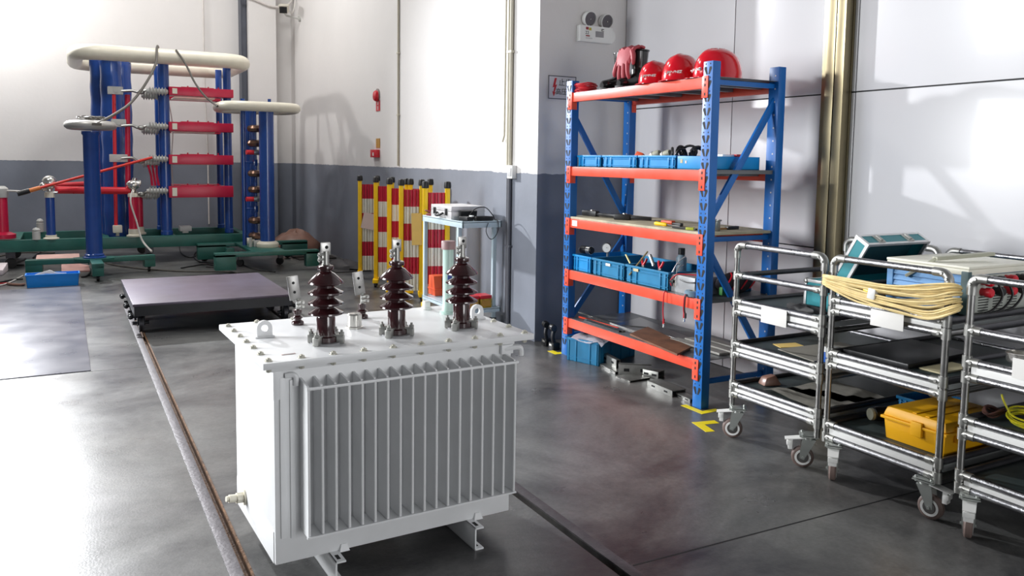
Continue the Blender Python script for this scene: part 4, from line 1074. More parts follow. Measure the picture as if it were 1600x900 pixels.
for i in range(10):
    row=[]
    for j in range(7):
        row.append(f.bm.verts.new((3.03+i*.052,2.555+j*.058-.002*i,.2685+.010*max(0,math.sin(i*.7+j*.5))+(.018*max(0,1-abs(j-5)/2.) if i<3 else 0))))
    rs.append(row)
for i in range(9):
    for j in range(6): f.face([rs[i][j],rs[i+1][j],rs[i+1][j+1],rs[i][j+1]])
bmesh.ops.solidify(f.bm,geom=list(f.bm.faces),thickness=.004)
tag(f.build('grey_cloth',mat('grey_cloth',(182,178,168),.85,var=.15,scale=20),ang=80),'grey cloth spread on the lowest tray of the trolley nearest the rack','cloth')
f=M(); f.hexa([(3.10,2.96,.2685),(3.20,2.93,.2685),(3.22,3.0,.2685),(3.12,3.03,.2685),(3.12,2.965,.31),(3.17,2.95,.325),(3.19,3.0,.32),(3.14,3.02,.31)],.012); tag(f.build('brown_pouch',tarp),'small brown pouch at the far corner of the lowest tray, nearest the rack','pouch')
# blue bin behind, on first trolley lowest tray / cart2
bin_('storage_bin',3.42,3.66,2.25,2.44,.2355,.085,binblue,'small blue bin at the back of the lowest tray of the cable trolley',None)
# third trolley: terminals hidden by instrument; bowl, wires
t=thing('metal_bowl',(3.12,1.66,.663),'bright metal bowl on the upper tray of the trolley at the right edge','bowl')
p=AX(1592,548,3.06)
f=M(); f.lathe((3.07,p.y,.6612),[(.020,0),(.024,.003),(.026,.018),(.042,.026),(.045,.034),(.044,.058),(.040,.058),(.040,.032),(.001,.02)],22); f.build('body',capsilver,t)
f=M(); f.lathe((3.07,p.y,.6612),[(.0445,.054),(.048,.056),(.048,.060),(.0445,.061)],22,cap=False); f.build('rim',capsilver,t)
random.seed(9)
f=M(); p=AX(1590,632,3.10)
for k in range(9):
    c=Vector((3.12+random.uniform(-.01,.01),p.y-.02,.462+random.uniform(-.008,.018))); r=.055+random.uniform(-.012,.012)
    f.tube([c+Vector((math.cos(2*PI*q/20)*r*.8,math.sin(2*PI*q/20)*r,(.014)*math.sin(2*PI*q/20+1)+k*.0012)) for q in range(20)],.0038,6,closed=True)
f.tube(spline([(3.10,p.y+.02,.47),(3.09,p.y+.045,.52),(3.09,p.y+.055,.545)],5),.0038,6)
tag(f.build('wire_coil',mat('yellow_green_wire',(214,196,30),.45,c2=(150,160,40),scale=60)),'coil of yellow wire on the middle tray of the right edge trolley','wire')
f=M(); p=AX(1550,628,3.10)
for k in range(6):
    c=Vector((3.12,p.y,.459+random.uniform(-.006,.012))); r=.05+random.uniform(-.012,.008); a0=random.random()*6
    f.tube([c+Vector((math.cos(2*PI*q/16+a0)*r,math.sin(2*PI*q/16+a0)*r*.75,.010*math.sin(4*PI*q/16+k))) for q in range(16)],.0036,6,closed=True)
tag(f.build('wire_coil',mat('brown_wire',(110,74,66),.5)),'tangle of thin brown wire on the middle tray, left of the yellow coil','wire')
# ------------------------------------------------------------------ high voltage generator
YF,YR=11.55,12.70
def rrect(x0,x1,y0,y1,r,z,n=6):
    P=[]
    for cx,cy,a0 in ((x1-r,y1-r,0),(x0+r,y1-r,PI/2),(x0+r,y0+r,PI),(x1-r,y0+r,1.5*PI)):
        for k in range(n+1):
            a=a0+PI/2*k/n; P.append(Vector((cx+r*math.cos(a),cy+r*math.sin(a),z)))
    return P
hv=thing('impulse_generator',(1.0,12.1,0),'tall high voltage test generator with blue columns, red capacitors and an ivory top ring','test machine')
def base_beam(f,x0,x1,y0,y1,z0,z1): f.box(x0,x1,y0,y1,z0,z1,.004)
xr=AY(388,380,YF).x+.02
zt0=.348; zb0=.203
f=M()
base_beam(f,-1.6,xr,YF,YF+.09,zb0,zt0); base_beam(f,-1.6,xr,YR,YR+.09,zb0,zt0)
for x in (-.78,.40,1.2,xr-.09): base_beam(f,x,x+.09,YF+.09,YR,zb0+.02,zt0-.005)
f.build('base_frame',green,hv)
for x in (-.6,.95,1.9):
    for y in (YF+.045,YR+.045):
        f=M(); f.box(x-.05,x+.05,y-.03,y+.03,.13,zb0); f.m(1); f.lathe((x,y-.02,.065),[(.03,0),(.063,.003),(.065,.012),(.065,.03),(.063,.038),(.03,.04)],18,axis=(0,1,0)); f.build('caster',[darksteel,rubber],hv)
zt_=2.66
zr=AY(250,92,11.6).z
f=M(); xl=AY(104,83,11.75).x+.10; xrr=AY(394,98,11.75).x-.10
zr=AY(250,88,11.62).z
f.tube(rrect(xl,xrr,11.62,13.25,.30,zr,7),.098,14,closed=True); f.build('corona_ring',cream,hv)
f=M()
for y in (11.95,12.3): f.bar((xl,y,zr-.02),(xrr,y,zr-.02),.05,.03)
f.build('ring_support',cream,hv)
def column(u0,u1,y,z0,z1,waves,vref=250,name='insulating_column',flange=True):
    a=AY(u0,vref,y);b=AY(u1,vref,y); x=(a.x+b.x)/2; r=(b.x-a.x)/2*.97
    prof=[]
    if waves:
        k=int((z1-z0)/.05)
        for i in range(k+1):
            z=(z1-z0)*i/k; prof.append((r*(1+.035*math.cos(2*PI*(z)/.33)),z))
    else:
        prof=[(r*1.12,0),(r*1.12,.05),(r,.055),(r,z1-z0)]
    f=M(); f.lathe((x,y,z0),prof,28); return f.build(name,colblue,hv),x,r
zA=.30
column(143.5,176,12.32,zA,zr-.03,True); column(159,194,12.10,zA,zr-.03,True)
column(175,209,12.36,zA,zr-.03,True)
cC,xC,rC=column(248,266,11.75,zt0,zr-.03,False,200)
cC2,xC2,_=column(242,254,12.62,zt0,zr-.03,False,200)
cD,xD,rD=column(349,362,11.80,zt0,zr-.03,False,200)
cD2,xD2,_=column(337.5,348,12.62,zt0,zr-.03,False,200)
# red capacitor cases in four storeys, front and rear
for vt,vb in ((135,153),(190,207),(241.5,257.5),(291,308)):
    a=AY(264,vt,11.63);b=AY(365,vb,11.63)
    f=M(); f.box(a.x,b.x,11.63,11.93,b.z,a.z,.006); cp=f.build('capacitor',capred,hv)
    f=M(); f.box(a.x+.04,a.x+.10,11.627,11.631,b.z+.02,a.z-.02); f.build('rating_plate',cream,cp)
    f=M(); 
    for q in range(4): f.cyl((a.x+.25+.13*q,11.78,a.z),(a.x+.25+.13*q,11.78,a.z+.03),.01,n=6)
    f.box(a.x+.16,b.x-.24,11.70,11.86,a.z,a.z+.012,.002); f.build('terminal_strip',capred,cp)
    a2=AY(264,vt+4,12.45)
    f=M(); f.box(a2.x,AY(345,vt+4,12.45).x,12.45,12.75,b.z-.005,a.z-.005,.006); f.build('capacitor',capred,hv)
    f=M(); f.box(a2.x+.02,AY(330,vt,12.3).x,12.0,12.4,b.z-.01,b.z+.006,.002); f.build('shelf_plate',cream,hv)
    # ceramic insulators and links at the left end
    for (du,dv,yy,ln) in ((236,143-144,11.66,.26),(224,150-144,11.80,.22)):
        pc=AY(du+14,(vt+vb)/2+dv,yy)
        f=M(); prof=[(.022,0),(.03,.01)]
        nsh=6
        for q in range(nsh): z=.02+q*ln/(nsh+1); prof+=[(.034,z),(.058,z+.012),(.034,z+.024)]
        prof+=[(.025,ln)]
        f.lathe((a.x-.01 if du>230 else a.x-.10,yy,pc.z),prof,14,axis=(-1,0,0)); ins=f.build('ceramic_insulator',ceram,hv)
    pz=(a.z+b.z)/2
    bx=AY(190,(vt+vb)/2-2,11.72)
    f=M(); f.tube(spline([(a.x-.26,11.70,pz-.0),(a.x-.36,11.72,pz-.03),(bx.x+.12,11.74,bx.z+.01),(bx.x,11.76,bx.z)],5),.018,8); f.sph((a.x-.33,11.70,pz-.03),.04,(1.2,.8,.8),10,6); f.build('metal_link',zinc,hv)
for u0,u1,v,y in ((168,192,141,11.80),(174,197,192,11.80),(171,199,247,11.80)):
    a=AY(u0,v,y);b=AY(u1,v,y); f=M(); f.box(a.x,b.x,y-.05,y+.05,a.z-.05,a.z+.05,.008); f.cyl(((a.x+b.x)/2,y-.06,a.z),((a.x+b.x)/2,y-.045,a.z),.025,n=12); f.build('bracket_clamp',ceram,hv)
# red rods
a=AY(178,146,11.78);b=AY(182,352,11.78)
f=M(); f.cyl((a.x,11.78,a.z),(b.x-.005,11.78,b.z),.022,n=12); f.build('red_rod',rodred,hv)
a=AY(199,148,11.84);b=AY(200,292,11.84)
f=M(); f.cyl((a.x,11.84,a.z),(b.x,11.84,b.z),.032,n=12); f.build('red_rod',capred,hv)
a=AY(176,352,11.78);b=AY(191,362,11.78)
f=M(); f.box(a.x,b.x,11.72,11.82,b.z-.01,a.z,.012); f.cyl(((a.x+b.x)/2,11.77,zt0),((a.x+b.x)/2,11.77,b.z),.02,n=8); f.build('rod_foot',cream,hv)
for u,y in ((208,11.60),(217,11.95)):
    p=AY(u,330,y); z1=AY(u,304,y).z
    f=M(); f.cyl((p.x,y,zt0+.06),(p.x,y,z1),.052,n=16); f.m(1).lathe((p.x,y,zt0),[(.085,0),(.085,.02),(.062,.03),(.060,.10)],16); f.m(1).lathe((p.x,y,z1),[(.06,-.03),(.062,.0),(.05,.02)],16); f.build('support_post',[capred,cream],hv)
p=AY(208,289,11.60)
f=M(); f.sph(p,.075,(1.15,.9,.9)); f.obox(p+Vector((.04,0,.03)),(.10,.09,.06),0,.01); f.cyl(p-Vector((0,0,.1)),p+Vector((.02,0,.09)),.03,n=10); f.build('spark_ball',capsilver,hv)
# horizontal red tubes at the left, blue post, ball
a=AY(86,297,11.66);b=AY(204,298,11.62)
f=M(); f.cyl(a,b,.046,n=14); f.build('red_tube',rodred,hv)
a=AY(86,290,12.3);b=AY(140,287,12.3)
f=M(); f.cyl(a,b,.034,n=12); f.build('red_tube',rodred,hv)
p=AY(79,340,11.62); z1=AY(79,306,11.62).z
f=M(); f.cyl((p.x,11.62,zt0+.02),(p.x,11.62,z1),.052,n=18); f.m(1).lathe((p.x,11.62,zt0),[(.09,0),(.09,.012),(.065,.02),(.062,.05)],16); f.m(1).lathe((p.x,11.62,z1),[(.056,-.02),(.058,.03),(.05,.05)],16); f.build('support_post',[colblue,cream],hv)
q=AY(77,285,11.62)
f=M(); f.sph(q,.085); f.sph(q+Vector((-.06,-.02,-.05)),.055); f.cyl(q-Vector((0,0,.17)),q,.03,n=10); f.obox(q+Vector((.03,0,-.12)),(.12,.08,.03),0,.008); f.build('spark_ball',capsilver,hv)
p=AY(2,330,11.9); z1=AY(2,306,11.9).z
f=M(); f.lathe((p.x,11.9,zt0),[(.15,0),(.15,.05),(.075,.08),(.070,z1-zt0)],18); f.m(1).lathe((p.x,11.9,z1),[(.08,-.02),(.085,.0),(.085,.09),(.05,.12)],16); f.build('support_post',[capred,ceram],hv)
f=M(); f.box(p.x-.25,p.x+.2,YF+.02,YR,zt0-.03,zt0); f.build('base_plate',green,hv)
f=M(); f.tube([AY(8,298,11.88),AY(49,299.5,11.7)],.012,8); f.build('link_wire',cablewhite,hv)
for u,y,vb,vt in ((57,11.58,373,348),(63,12.72,362,340)):
    p=AY(u,vb,y); h=.14 if y<12 else .17
    f=M(); f.lathe((p.x,y,zt0),[(.045,0),(.045,h*.7),(.035,h*.75),(.045,h*.85),(.03,h),(.001,h+.01)],14); f.build('post_insulator',ceram,hv)
f=M(); a=AY(280,350,12.0);b=AY(299,357,12.0); f.box(a.x,b.x,11.95,12.10,zt0+.02,zt0+.09,.01); f.box(a.x+.04,b.x-.04,11.98,12.07,zt0-.005,zt0+.02); f.build('terminal_box',whiteplastic,hv)
f=M(); f.tube(spline([AY(262,150,11.74),AY(270,200,12.0),AY(268,250,11.9),AY(270,290,12.0),AY(266,310,11.8)],6),.006,6)
f.tube(spline([AY(208,296,11.52),AY(204,315,11.46),AY(213,345,11.44),AY(222,375,11.3),AY(237,393,10.9)],6),.012,6); f.build('link_wire',cablewhite,hv)
for du in (-.05,0,.05):
    a=AY(238,258,11.72);b=AY(243,290,11.72)
    f=M(); f.tube([(a.x+du,11.72,a.z),((a.x+b.x)/2+du*.7,11.72,(a.z+b.z)/2),(b.x+du*.8,11.72,b.z)],.016,6); f.build('red_lead',capred,hv)
# grounding rod leaning across
a=AY(27,303,11.50);b=AY(238,246,11.60)
t=thing('grounding_rod',(a.x,11.5,1.0),'long thin red grounding rod with a black handle lying across the red tube','rod')
d=b-a
f=M(); f.cyl(a+d*.14,b,.017,n=10); f.build('rod',mat('rod_orange_red',(225,52,40),.4),t)
f=M(); f.cyl(a,a+d*.085,.032,n=12); f.build('handle',black,t)
f=M(); f.cyl(a+d*.085,a+d*.16,.026,n=12); f.build('collar',mat('handle_orange',(224,132,70),.5),t)
# ------------------------------------------------------------------ divider with round top
p=Vector((.285,10.62,0))
dv=thing('voltage_divider',p,'slim blue insulating post with a grey round top on a green wheeled cross base','test machine')
zb=.205
f=M()
def leg(f,q,h0=.075,foot=.12,wd=.12,fz=.065):
    q=Vector(q); d=(q-Vector((p.x,p.y,0))).normalized()
    f.bar((p.x,p.y,zb-.03),(q.x,q.y,zb-.03),wd,.055,.003)
    c=q-d*foot/2; f.obox((c.x,c.y,(zb+fz)/2-.002),(foot,wd*.95,zb-fz),math.atan2(d.y,d.x),.004)
legs=[(-.41,10.66),(.30,10.02),(.93,10.72),(.28,11.25)]
for q in legs: leg(f,(q[0],q[1],0),foot=.17 if q[0]<0 else .12)
f.prism([(p.x-.20,p.y-.1),(p.x-.02,p.y-.22),(p.x+.2,p.y-.1),(p.x+.22,p.y+.1),(p.x,p.y+.2),(p.x-.22,p.y+.08)],'z',zb-.03,zb)
f.build('base_frame',green,dv)
for q in legs:
    d=(Vector((q[0],q[1],0))-p).normalized(); c=Vector((q[0],q[1],0))-d*.06
    f=M(); f.box(c.x-.02,c.x+.02,c.y-.025,c.y+.025,.05,.07); f.m(1).lathe((c.x-.016,c.y,.035),[(.015,0),(.033,.002),(.035,.016),(.033,.030),(.015,.032)],16,axis=(1,0,0)); f.build('caster',[darksteel,rubber],dv)
zt1=AY(141,205,10.62).z
f=M(); f.lathe((p.x,p.y,zb),[(.125,0),(.125,.012),(.105,.02),(.105,.04),(.089,.05),(.086,zt1-zb-.05),(.10,zt1-zb-.03),(.10,zt1-zb)],26); f.build('insulating_column',colblue,dv)
f=M(); zc=AY(141,196,10.62).z
f.lathe((p.x,p.y,zc),[(.08,-.055),(.20,-.055),(.245,-.045),(.272,-.02),(.276,0),(.268,.025),(.24,.045),(.19,.055),(.10,.045),(.001,.04)],32); f.build('corona_disc',mat('disc_grey',(178,176,172),.35,.3),dv)
f=M(); random.seed(4)
for k in range(14):
    a=random.random()*6.28; rr=random.uniform(.02,.16); c=p+Vector((math.cos(a)*rr,math.sin(a)*rr*.8,zc+.07+random.uniform(0,.03))); r=random.uniform(.04,.10)
    ax,bx_,_=axes_to((random.uniform(-.4,.4),random.uniform(-.4,.4),1))
    f.tube([c+ax*math.cos(2*PI*i/14)*r+bx_*math.sin(2*PI*i/14)*r*.7 for i in range(14)],.006,5,closed=True)
tag(f.build('wire_bundle',cablegrey),'tangle of thin grey wire heaped on the round grey top of the post','wire')
f=M(); f.tube(spline([AY(245,76,11.55),AY(243,100,11.40),AY(228,130,11.2),AY(205,160,11.0),AY(180,178,10.7),AY(150,194,10.33)],8),.016,8); f.tube(spline([AY(245,76,11.55),AY(246,72,11.62),AY(247,74,11.70)],3),.016,8)
f.obox(AY(151,194,10.33),(.10,.02,.03),.2,.004)
tag(f.build('earth_strap',cablegrey),'dark grey strap hanging from the ivory ring down to the round grey top','strap')
f=M(); f.tube(spline([AY(275,78,11.55),AY(290,100,11.45),AY(305,130,11.3),AY(322,152,11.0),AY(340,166,10.55)],8),.013,8)
tag(f.build('earth_strap',cablegrey),'dark grey strap hanging from the ivory ring to the smaller ring at right','strap')
# ------------------------------------------------------------------ sphere gap tower with oval ring
tw=thing('capacitor_tower',(2.2,10.8,0),'twin blue columns with bronze toroids and an oval ivory ring on a green wheeled base','test machine')
zt2=.252
f=M()
xa,xb=AY(335,400,10.15).x,2.78
f.box(xa,xb,10.10,10.22,zt2-.05,zt2,.004)
f.box(xa,xa+.24,10.10,10.22,.045,zt2-.02,.004); f.box(xb-.16,xb,10.10,10.22,.045,zt2-.02,.004)
x2=AY(308,383,11.35).x
f.box(x2,2.95,11.30,11.42,zt2-.05,zt2,.004); f.box(x2,x2+.36,11.30,11.42,.045,zt2-.02,.004); f.box(2.60,2.95,11.30,11.42,.045,zt2-.02,.004)
f.box(1.98,2.38,10.2,11.32,zt2-.03,zt2+.002,.004)
f.box(1.80,1.90,10.9,11.0,.02,zt2-.03)
f.build('base_frame',green,tw)
for x,y in ((1.62,11.47),(2.72,11.47),(2.45,10.75),(1.95,10.75)):
    f=M(); f.box(x-.03,x+.03,y-.03,y+.03,.09,zt2-.05); f.m(1).lathe((x-.02,y,.05),[(.02,0),(.048,.003),(.05,.02),(.048,.037),(.02,.04)],18,axis=(.7,.7,0)); f.build('caster',[darksteel,rubber],tw)
def twcol(u0,u1,y,vt,mname='insulating_column'):
    a=AY(u0,280,y);b=AY(u1,280,y);x=(a.x+b.x)/2;r=(b.x-a.x)/2
    z1=zring-.02
    f=M(); f.lathe((x,y,zt2+.03),[(r,0),(r,z1-zt2-.03)],24); c=f.build(mname,colblue,tw)
    f=M(); f.lathe((x,y,zt2),[(r*1.45,0),(r*1.55,.02),(r*1.5,.05),(r*1.2,.075),(r*1.0,.08)],22); f.build('foot_collar',cream,c)
    return x,r
zring=AY(404,168,10.70).z
xF,rF=twcol(405.5,428.5,10.62,0)
xB,rB=twcol(384,398,11.15,0)
f=M(); p=AY(381,280,10.95); f.cyl((p.x,10.95,zt2),(p.x,10.95,zring+.12),.028,n=12); f.build('blue_rod',colblue,tw)
f=M(); p=AY(421,165,11.1); f.cyl((p.x,11.1,zring-.3),(p.x,11.1,zring+.14),.022,n=12); f.build('blue_rod',colblue,tw)
xl=AY(339,169,10.70).x+.062; xr_=AY(470,168,10.70).x-.062
f=M(); f.tube(rrect(xl,xr_,10.48,11.28,.26,zring,7),.062,14,closed=True); f.bar((xl,10.88,zring-.02),(xr_,10.88,zring-.02),.12,.02); f.build('corona_ring',cream,tw)
f=M()
f.bar((1.98,10.62,zring-.02),(xF+.05,10.62,zring-.02),.05,.03); f.build('ring_support',ceram,tw)
xs=AY(399,270,10.85).x
f=M(); f.cyl((xs,10.85,zt2+.05),(xs,10.85,zring-.02),.022,n=10); f.build('spindle',colblue,tw)
for v in (201,224,271,296,344,368):
    p=AY(399,v,10.85)
    f=M(); f.lathe((xs,10.85,p.z),[(.02,-.04),(.055,-.045),(.085,-.032),(.100,0),(.085,.032),(.055,.045),(.02,.04)],24); f.build('bronze_toroid',copper,tw)
for v in (238,311):
    p=AY(392,v,10.80)
    f=M(); f.cyl((p.x-.06,10.78,p.z),(p.x+.035,10.80,p.z),.030,n=12); f.m(1).cyl((p.x+.035,10.80,p.z),(p.x+.10,10.80,p.z),.034,n=12); f.build('red_plug',[mat('plug_red',(228,52,62),.4),zinc],tw)
    f=M(); f.cyl((AY(382,v+16,10.95).x,10.95,p.z-.13),(xs,10.85,p.z-.13),.010,n=8); f.obox((xs,10.85,p.z-.13),(.05,.05,.08),0,.004); f.build('link_bar',colblue,tw)
f=M(); f.obox((xs-.02,10.72,zt2+.04),(.08,.08,.08),0,.006); f.cyl((xs-.1,10.7,zt2),(xs-.1,10.7,zt2+.12),.018,n=8); f.build('terminal_block',ceram,tw)
# ------------------------------------------------------------------ floor clutter behind
t=thing('storage_bin',(-.13,10.0,0),'bright blue plastic box on the floor in front of the green cross base','bin')
f=M(); x0,x1,y0,y1,h=-.385,.112,9.84,10.02,.135
f.box(x0+.01,x1-.01,y0+.01,y1-.01,0,.006)
f.hexa([(x0+.012,y0+.008,0),(x1-.012,y0+.008,0),(x1-.012,y0+.014,0),(x0+.012,y0+.014,0),(x0,y0,h),(x1,y0,h),(x1,y0+.007,h),(x0,y0+.007,h)])
f.hexa([(x0+.012,y1-.014,0),(x1-.012,y1-.014,0),(x1-.012,y1-.008,0),(x0+.012,y1-.008,0),(x0,y1-.007,h),(x1,y1-.007,h),(x1,y1,h),(x0,y1,h)])
f.hexa([(x0+.012,y0+.008,0),(x0+.018,y0+.008,0),(x0+.018,y1-.008,0),(x0+.012,y1-.008,0),(x0,y0,h),(x0+.007,y0,h),(x0+.007,y1,h),(x0,y1,h)])
f.hexa([(x1-.018,y0+.008,0),(x1-.012,y0+.008,0),(x1-.012,y1-.008,0),(x1-.018,y1-.008,0),(x1-.007,y0,h),(x1,y0,h),(x1,y1,h),(x1-.007,y1,h)])
f.build('body',brightblue,t)
f=M(); f.box(x0-.006,x1+.006,y0-.006,y0+.006,h-.012,h+.001,.002); f.box(x0-.006,x1+.006,y1-.006,y1+.006,h-.012,h+.001,.002); f.box(x0-.006,x0+.006,y0,y1,h-.012,h+.001,.002); f.box(x1-.006,x1+.006,y0,y1,h-.012,h+.001,.002); f.build('rim',brightblue,t)
random.seed(8)
f=M()
for k in range(5):
    f.tube(spline([(-.33+.02*k,9.93,.10),(-.25+.02*k,9.95,.132+.006*k),(-.15+.01*k,9.93,.13),(-.05+.01*k,9.95,.118)],6),.010,6)
tag(f.build('white_hose',cablewhite),'white hose lying in the bright blue box on the floor','hose')
def floorcable(pts,r,m,label,grp='cables on the floor around the green frames',z=None):
    f=M(); P=[G(u,v,r) for u,v in pts]; f.tube(spline([Vector((p.x,p.y,r+.001)) for p in P],7),r,6); return tag(f.build('floor_cable',m),label,'cable',grp)
floorcable([(-30,444),(0,441),(20,437),(36,436)],.010,cableblack,'black cable entering the bright blue box from the left')
floorcable([(-30,448),(0,446),(18,440),(30,434),(36,431)],.008,cablewhite,'white cable bundle at the left end of the bright blue box')
floorcable([(-30,446),(-5,443.5),(12,442)],.006,rodred,'short red cable at the left edge of the photo')
floorcable([(12,443),(20,444.5),(33,445),(38,444)],.014,tarp,'brown tape bundle beside the left end of the bright blue box')
floorcable([(-20,418),(20,412),(40,405)],.012,cableblack,'black cable running left under the green frame toward the edge')
floorcable([(-20,416),(0,415),(38,414)],.010,cableblack,'black cable lying flat left of the green cross base')
floorcable([(-20,404),(5,399),(20,396),(45,394),(85,395)],.012,cablegrey,'grey cable in front of the long green beam at far left')
floorcable([(75,390),(60,396),(52,403)],.012,cableblack,'black hose hanging out under the long green beam')
floorcable([(127,433),(134,432),(139,428),(141,424)],.010,cableblack,'short black cable at the right end of the bright blue box')
floorcable([(165,411),(190,416),(235,421),(290,424),(345,424),(372,427)],.010,cablegrey,'long grey cable running from the cross base to the green tower base')
floorcable([(280,384),(283,395),(295,402),(305,400),(308,394)],.007,cableblack,'thin black loop of cable under the long green beam')
floorcable([(283,419),(300,416),(322,413),(345,417)],.008,cableblack,'black cable around the rear caster of the tower base')
floorcable([(312,378),(309,390),(303,400),(312,409),(340,412)],.007,cableblack,'thin black cable dropping behind the tower base')
floorcable([(322,417),(345,417),(372,412),(395,420),(430,425)],.008,cableblack,'black cable running under the tower base')
def lump(name,c,s,m,label,cat,n=14,rnd=.15,seed=1):
    random.seed(seed); f=M(); rs=[]
    for k in range(6):
        t_=k/5; rr=math.cos(t_*PI/2*.97); z=s[2]*math.sin(t_*PI/2)
        rs.append([Vector((c[0]+math.cos(2*PI*i/n)*s[0]*rr*(1+random.uniform(-rnd,rnd)),c[1]+math.sin(2*PI*i/n)*s[1]*rr*(1+random.uniform(-rnd,rnd)),z*(1+random.uniform(-rnd,rnd)))) for i in range(n)])
    f.rings(rs); return tag(f.build(name,m,ang=50),label,cat)
q=G(440,388); lump('brown_tarp',(3.03,12.3,0),(.36,.3,.30),tarp,'crumpled brown tarp on the floor in the corner behind the twin columns','tarp',seed=3)
f=M(); a=G(75,425); f.hexa([(-.06,10.95,0),(.24,10.95,0),(.24,11.30,0),(-.06,11.30,0),(-.06,10.95,.02),(.24,10.95,.02),(.24,11.32,.03),(-.06,11.3,.12)],.003); tag(f.build('cardboard_sheet',pinkcloth),'pinkish cardboard sheet on the floor behind the green cross base','cardboard')
f=M(); f.hexa([(-.35,12.0,0),(.15,12.0,0),(.15,12.5,0),(-.35,12.5,0),(-.35,12.0,.05),(.15,12.0,.05),(.15,12.5,.06),(-.35,12.5,.06)],.004); tag(f.build('foam_slab',mat('pink_foam',(232,190,180),.8)),'pale pink slab on the floor under the long green beam','slab')
f=M(); f.hexa([(-1.1,11.0,0),(-.65,11.0,0),(-.62,11.4,0),(-1.1,11.4,0),(-1.1,11.0,.06),(-.65,11.0,.06),(-.62,11.4,.10),(-1.1,11.4,.11)],.01); tag(f.build('plastic_bag',mat('pale_bag',(220,208,212),.7)),'pale crumpled plastic bag on the floor at the left edge','bag')
f=M(); f.box(2.78,3.30,11.1,11.75,0,.02,.004); tag(f.build('floor_board',mat('dark_board',(58,52,50),.6)),'dark flat board on the floor beside the green tower base','board')
f=M(); f.box(2.88,3.33,9.7,10.9,0,.012,.003); rs=[]
tag(f.build('rubber_mat',mat('mat_black',(46,44,46),.6)),'dark rubber mat on the floor along the side wall','mat')
lump('dark_tarp',(3.12,10.15,.012),(.20,.38,.10),mat('tarp_dark',(62,60,62),.6,var=.2),'low dark folded tarp on the rubber mat near the barriers','tarp',seed=6)
# ------------------------------------------------------------------ rail platform
pl=thing('rail_platform',(1.04,7.55,0),'low flat rail trolley with a worn steel top standing on the floor rails','platform')
X0,X1,A0,A1=.435,1.665,6.86,8.30
f=M(); f.box(X0,X1,A0,A1,.232,.252,.004); f.build('deck_plate',plategrey,pl)
f=M(); f.box(X0+.01,X1-.01,A0+.008,A0+.035,.155,.232); f.box(X0+.01,X1-.01,A1-.035,A1-.008,.155,.232); f.box(X0+.01,X0+.04,A0+.03,A1-.03,.155,.232); f.box(X1-.04,X1-.01,A0+.03,A1-.03,.155,.232)
for y in (7.3,7.8): f.box(X0+.04,X1-.04,y,y+.05,.165,.232)
f.build('frame',blacksteel,pl)
for y in (7.03,7.55,8.08):
    for x,s in ((.502,-1),(1.632,1)):
        f=M()
        for o in (-.028,.020): f.box(x+o,x+o+.008,y-.05,y+.05,.06,.158,.002)
        f.box(x-.05,x+.05,y-.07,y+.07,.148,.157,.002); f.cyl((x-.06*1,y,.075),(x+.06,y,.075),.014,n=10)
        for dy in (-.055,.055): f.cyl((x+s*.045,y+dy,.135),(x+s*.045,y+dy,.175),.012,n=6); f.sph((x+s*.075,y+dy*.7,.13),.02,n=8,m=5); f.cyl((x,y+dy*.7,.13),(x+s*.075,y+dy*.7,.13),.009,n=6)
        wb=f.build('wheel_bracket',blacksteel,pl)
        f=M(); f.lathe((x-.018,y,.070),[(.02,0),(.064,.001),(.069,.004),(.069,.028),(.08,.030),(.08,.036),(.02,.037)] if s<0 else [(.02,-.001),(.08,0),(.08,.006),(.069,.008),(.069,.032),(.064,.035),(.02,.036)],22,axis=(1,0,0)); f.build('rail_wheel',darksteel,wb)
# ------------------------------------------------------------------ folding barriers
def barrier(c,yaw,label,w=.235,h=1.16,nsl=5):
    t=thing('folding_barrier',(c[0],c[1],0),label,'barrier','folded yellow barriers along the side wall')
    R=Matrix.Translation(Vector((c[0],c[1],0)))@Matrix.Rotation(yaw,4,'Z')
    for s in (-1,1):
        f=M(); x=s*w/2; f.box(x-.022,x+.022,-.022,.022,.06,h,.004); f.xform(R); po=f.build('post',yellow,t)
        f=M(); f.lathe((x,0,h),[(.032,-.02),(.034,.0),(.030,.035),(.022,.042),(.001,.043)],14); f.xform(R); f.build('cap',black,po)
        f=M(); f.box(x-.03,x+.03,-.10,.10,.045,.085,.004); f.xform(R); ft=f.build('foot',yellow,po)
        for yy in (-.08,.08):
            f=M(); f.lathe((x-.014,yy,.025),[(.012,0),(.0235,.002),(.025,.014),(.0235,.026),(.012,.028)],14,axis=(1,0,0)); f.box(x-.016,x+.016,yy-.012,yy+.012,.03,.05); f.xform(R); f.build('wheel',rubber,ft)
    sp=(w-.075)/(nsl-1)
    for k in range(nsl):
        x=-w/2+.0375+k*sp
        f=M(); z=.10; i=0
        n=6; zh=(1.10-.10)/n
        for i in range(n):
            f.m((i+1)%2 if False else (0 if i%2==1 else 1)); f.cyl((x,-.004*(k%2),.10+i*zh),(x,-.004*(k%2),.10+(i+1)*zh),.0155,n=9)
        f.xform(R); f.build('slat',[barred,whitepaint],t)
    f=M()
    for z in (.30,.92,.62): f.bar((-w/2,.018,z),(w/2,.018,z),.008,.03)
    f.xform(R); f.build('cross_link',mat('link_yellow',(226,170,40),.45),t)
    return t
yv=-.36
def bpos(u,x): 
    y=AX(u,300,x).y; return (x,y)
specs=[(576,3.10,.03,'farthest yellow barrier, with a pinkish paper on it'),
       (600,3.06,-.05,'yellow barrier second from the far end, just right of the pinkish paper'),
       (622,2.98,-.05,'yellow barrier third from the far end of the row'),
       (643,2.99,.02,'yellow barrier carrying the yellow paper sheet'),
       (657,3.17,.0,'yellow barrier half hidden behind the one carrying the yellow sheet'),
       (682,2.95,.02,'nearest yellow barrier, directly behind the small steel table')]
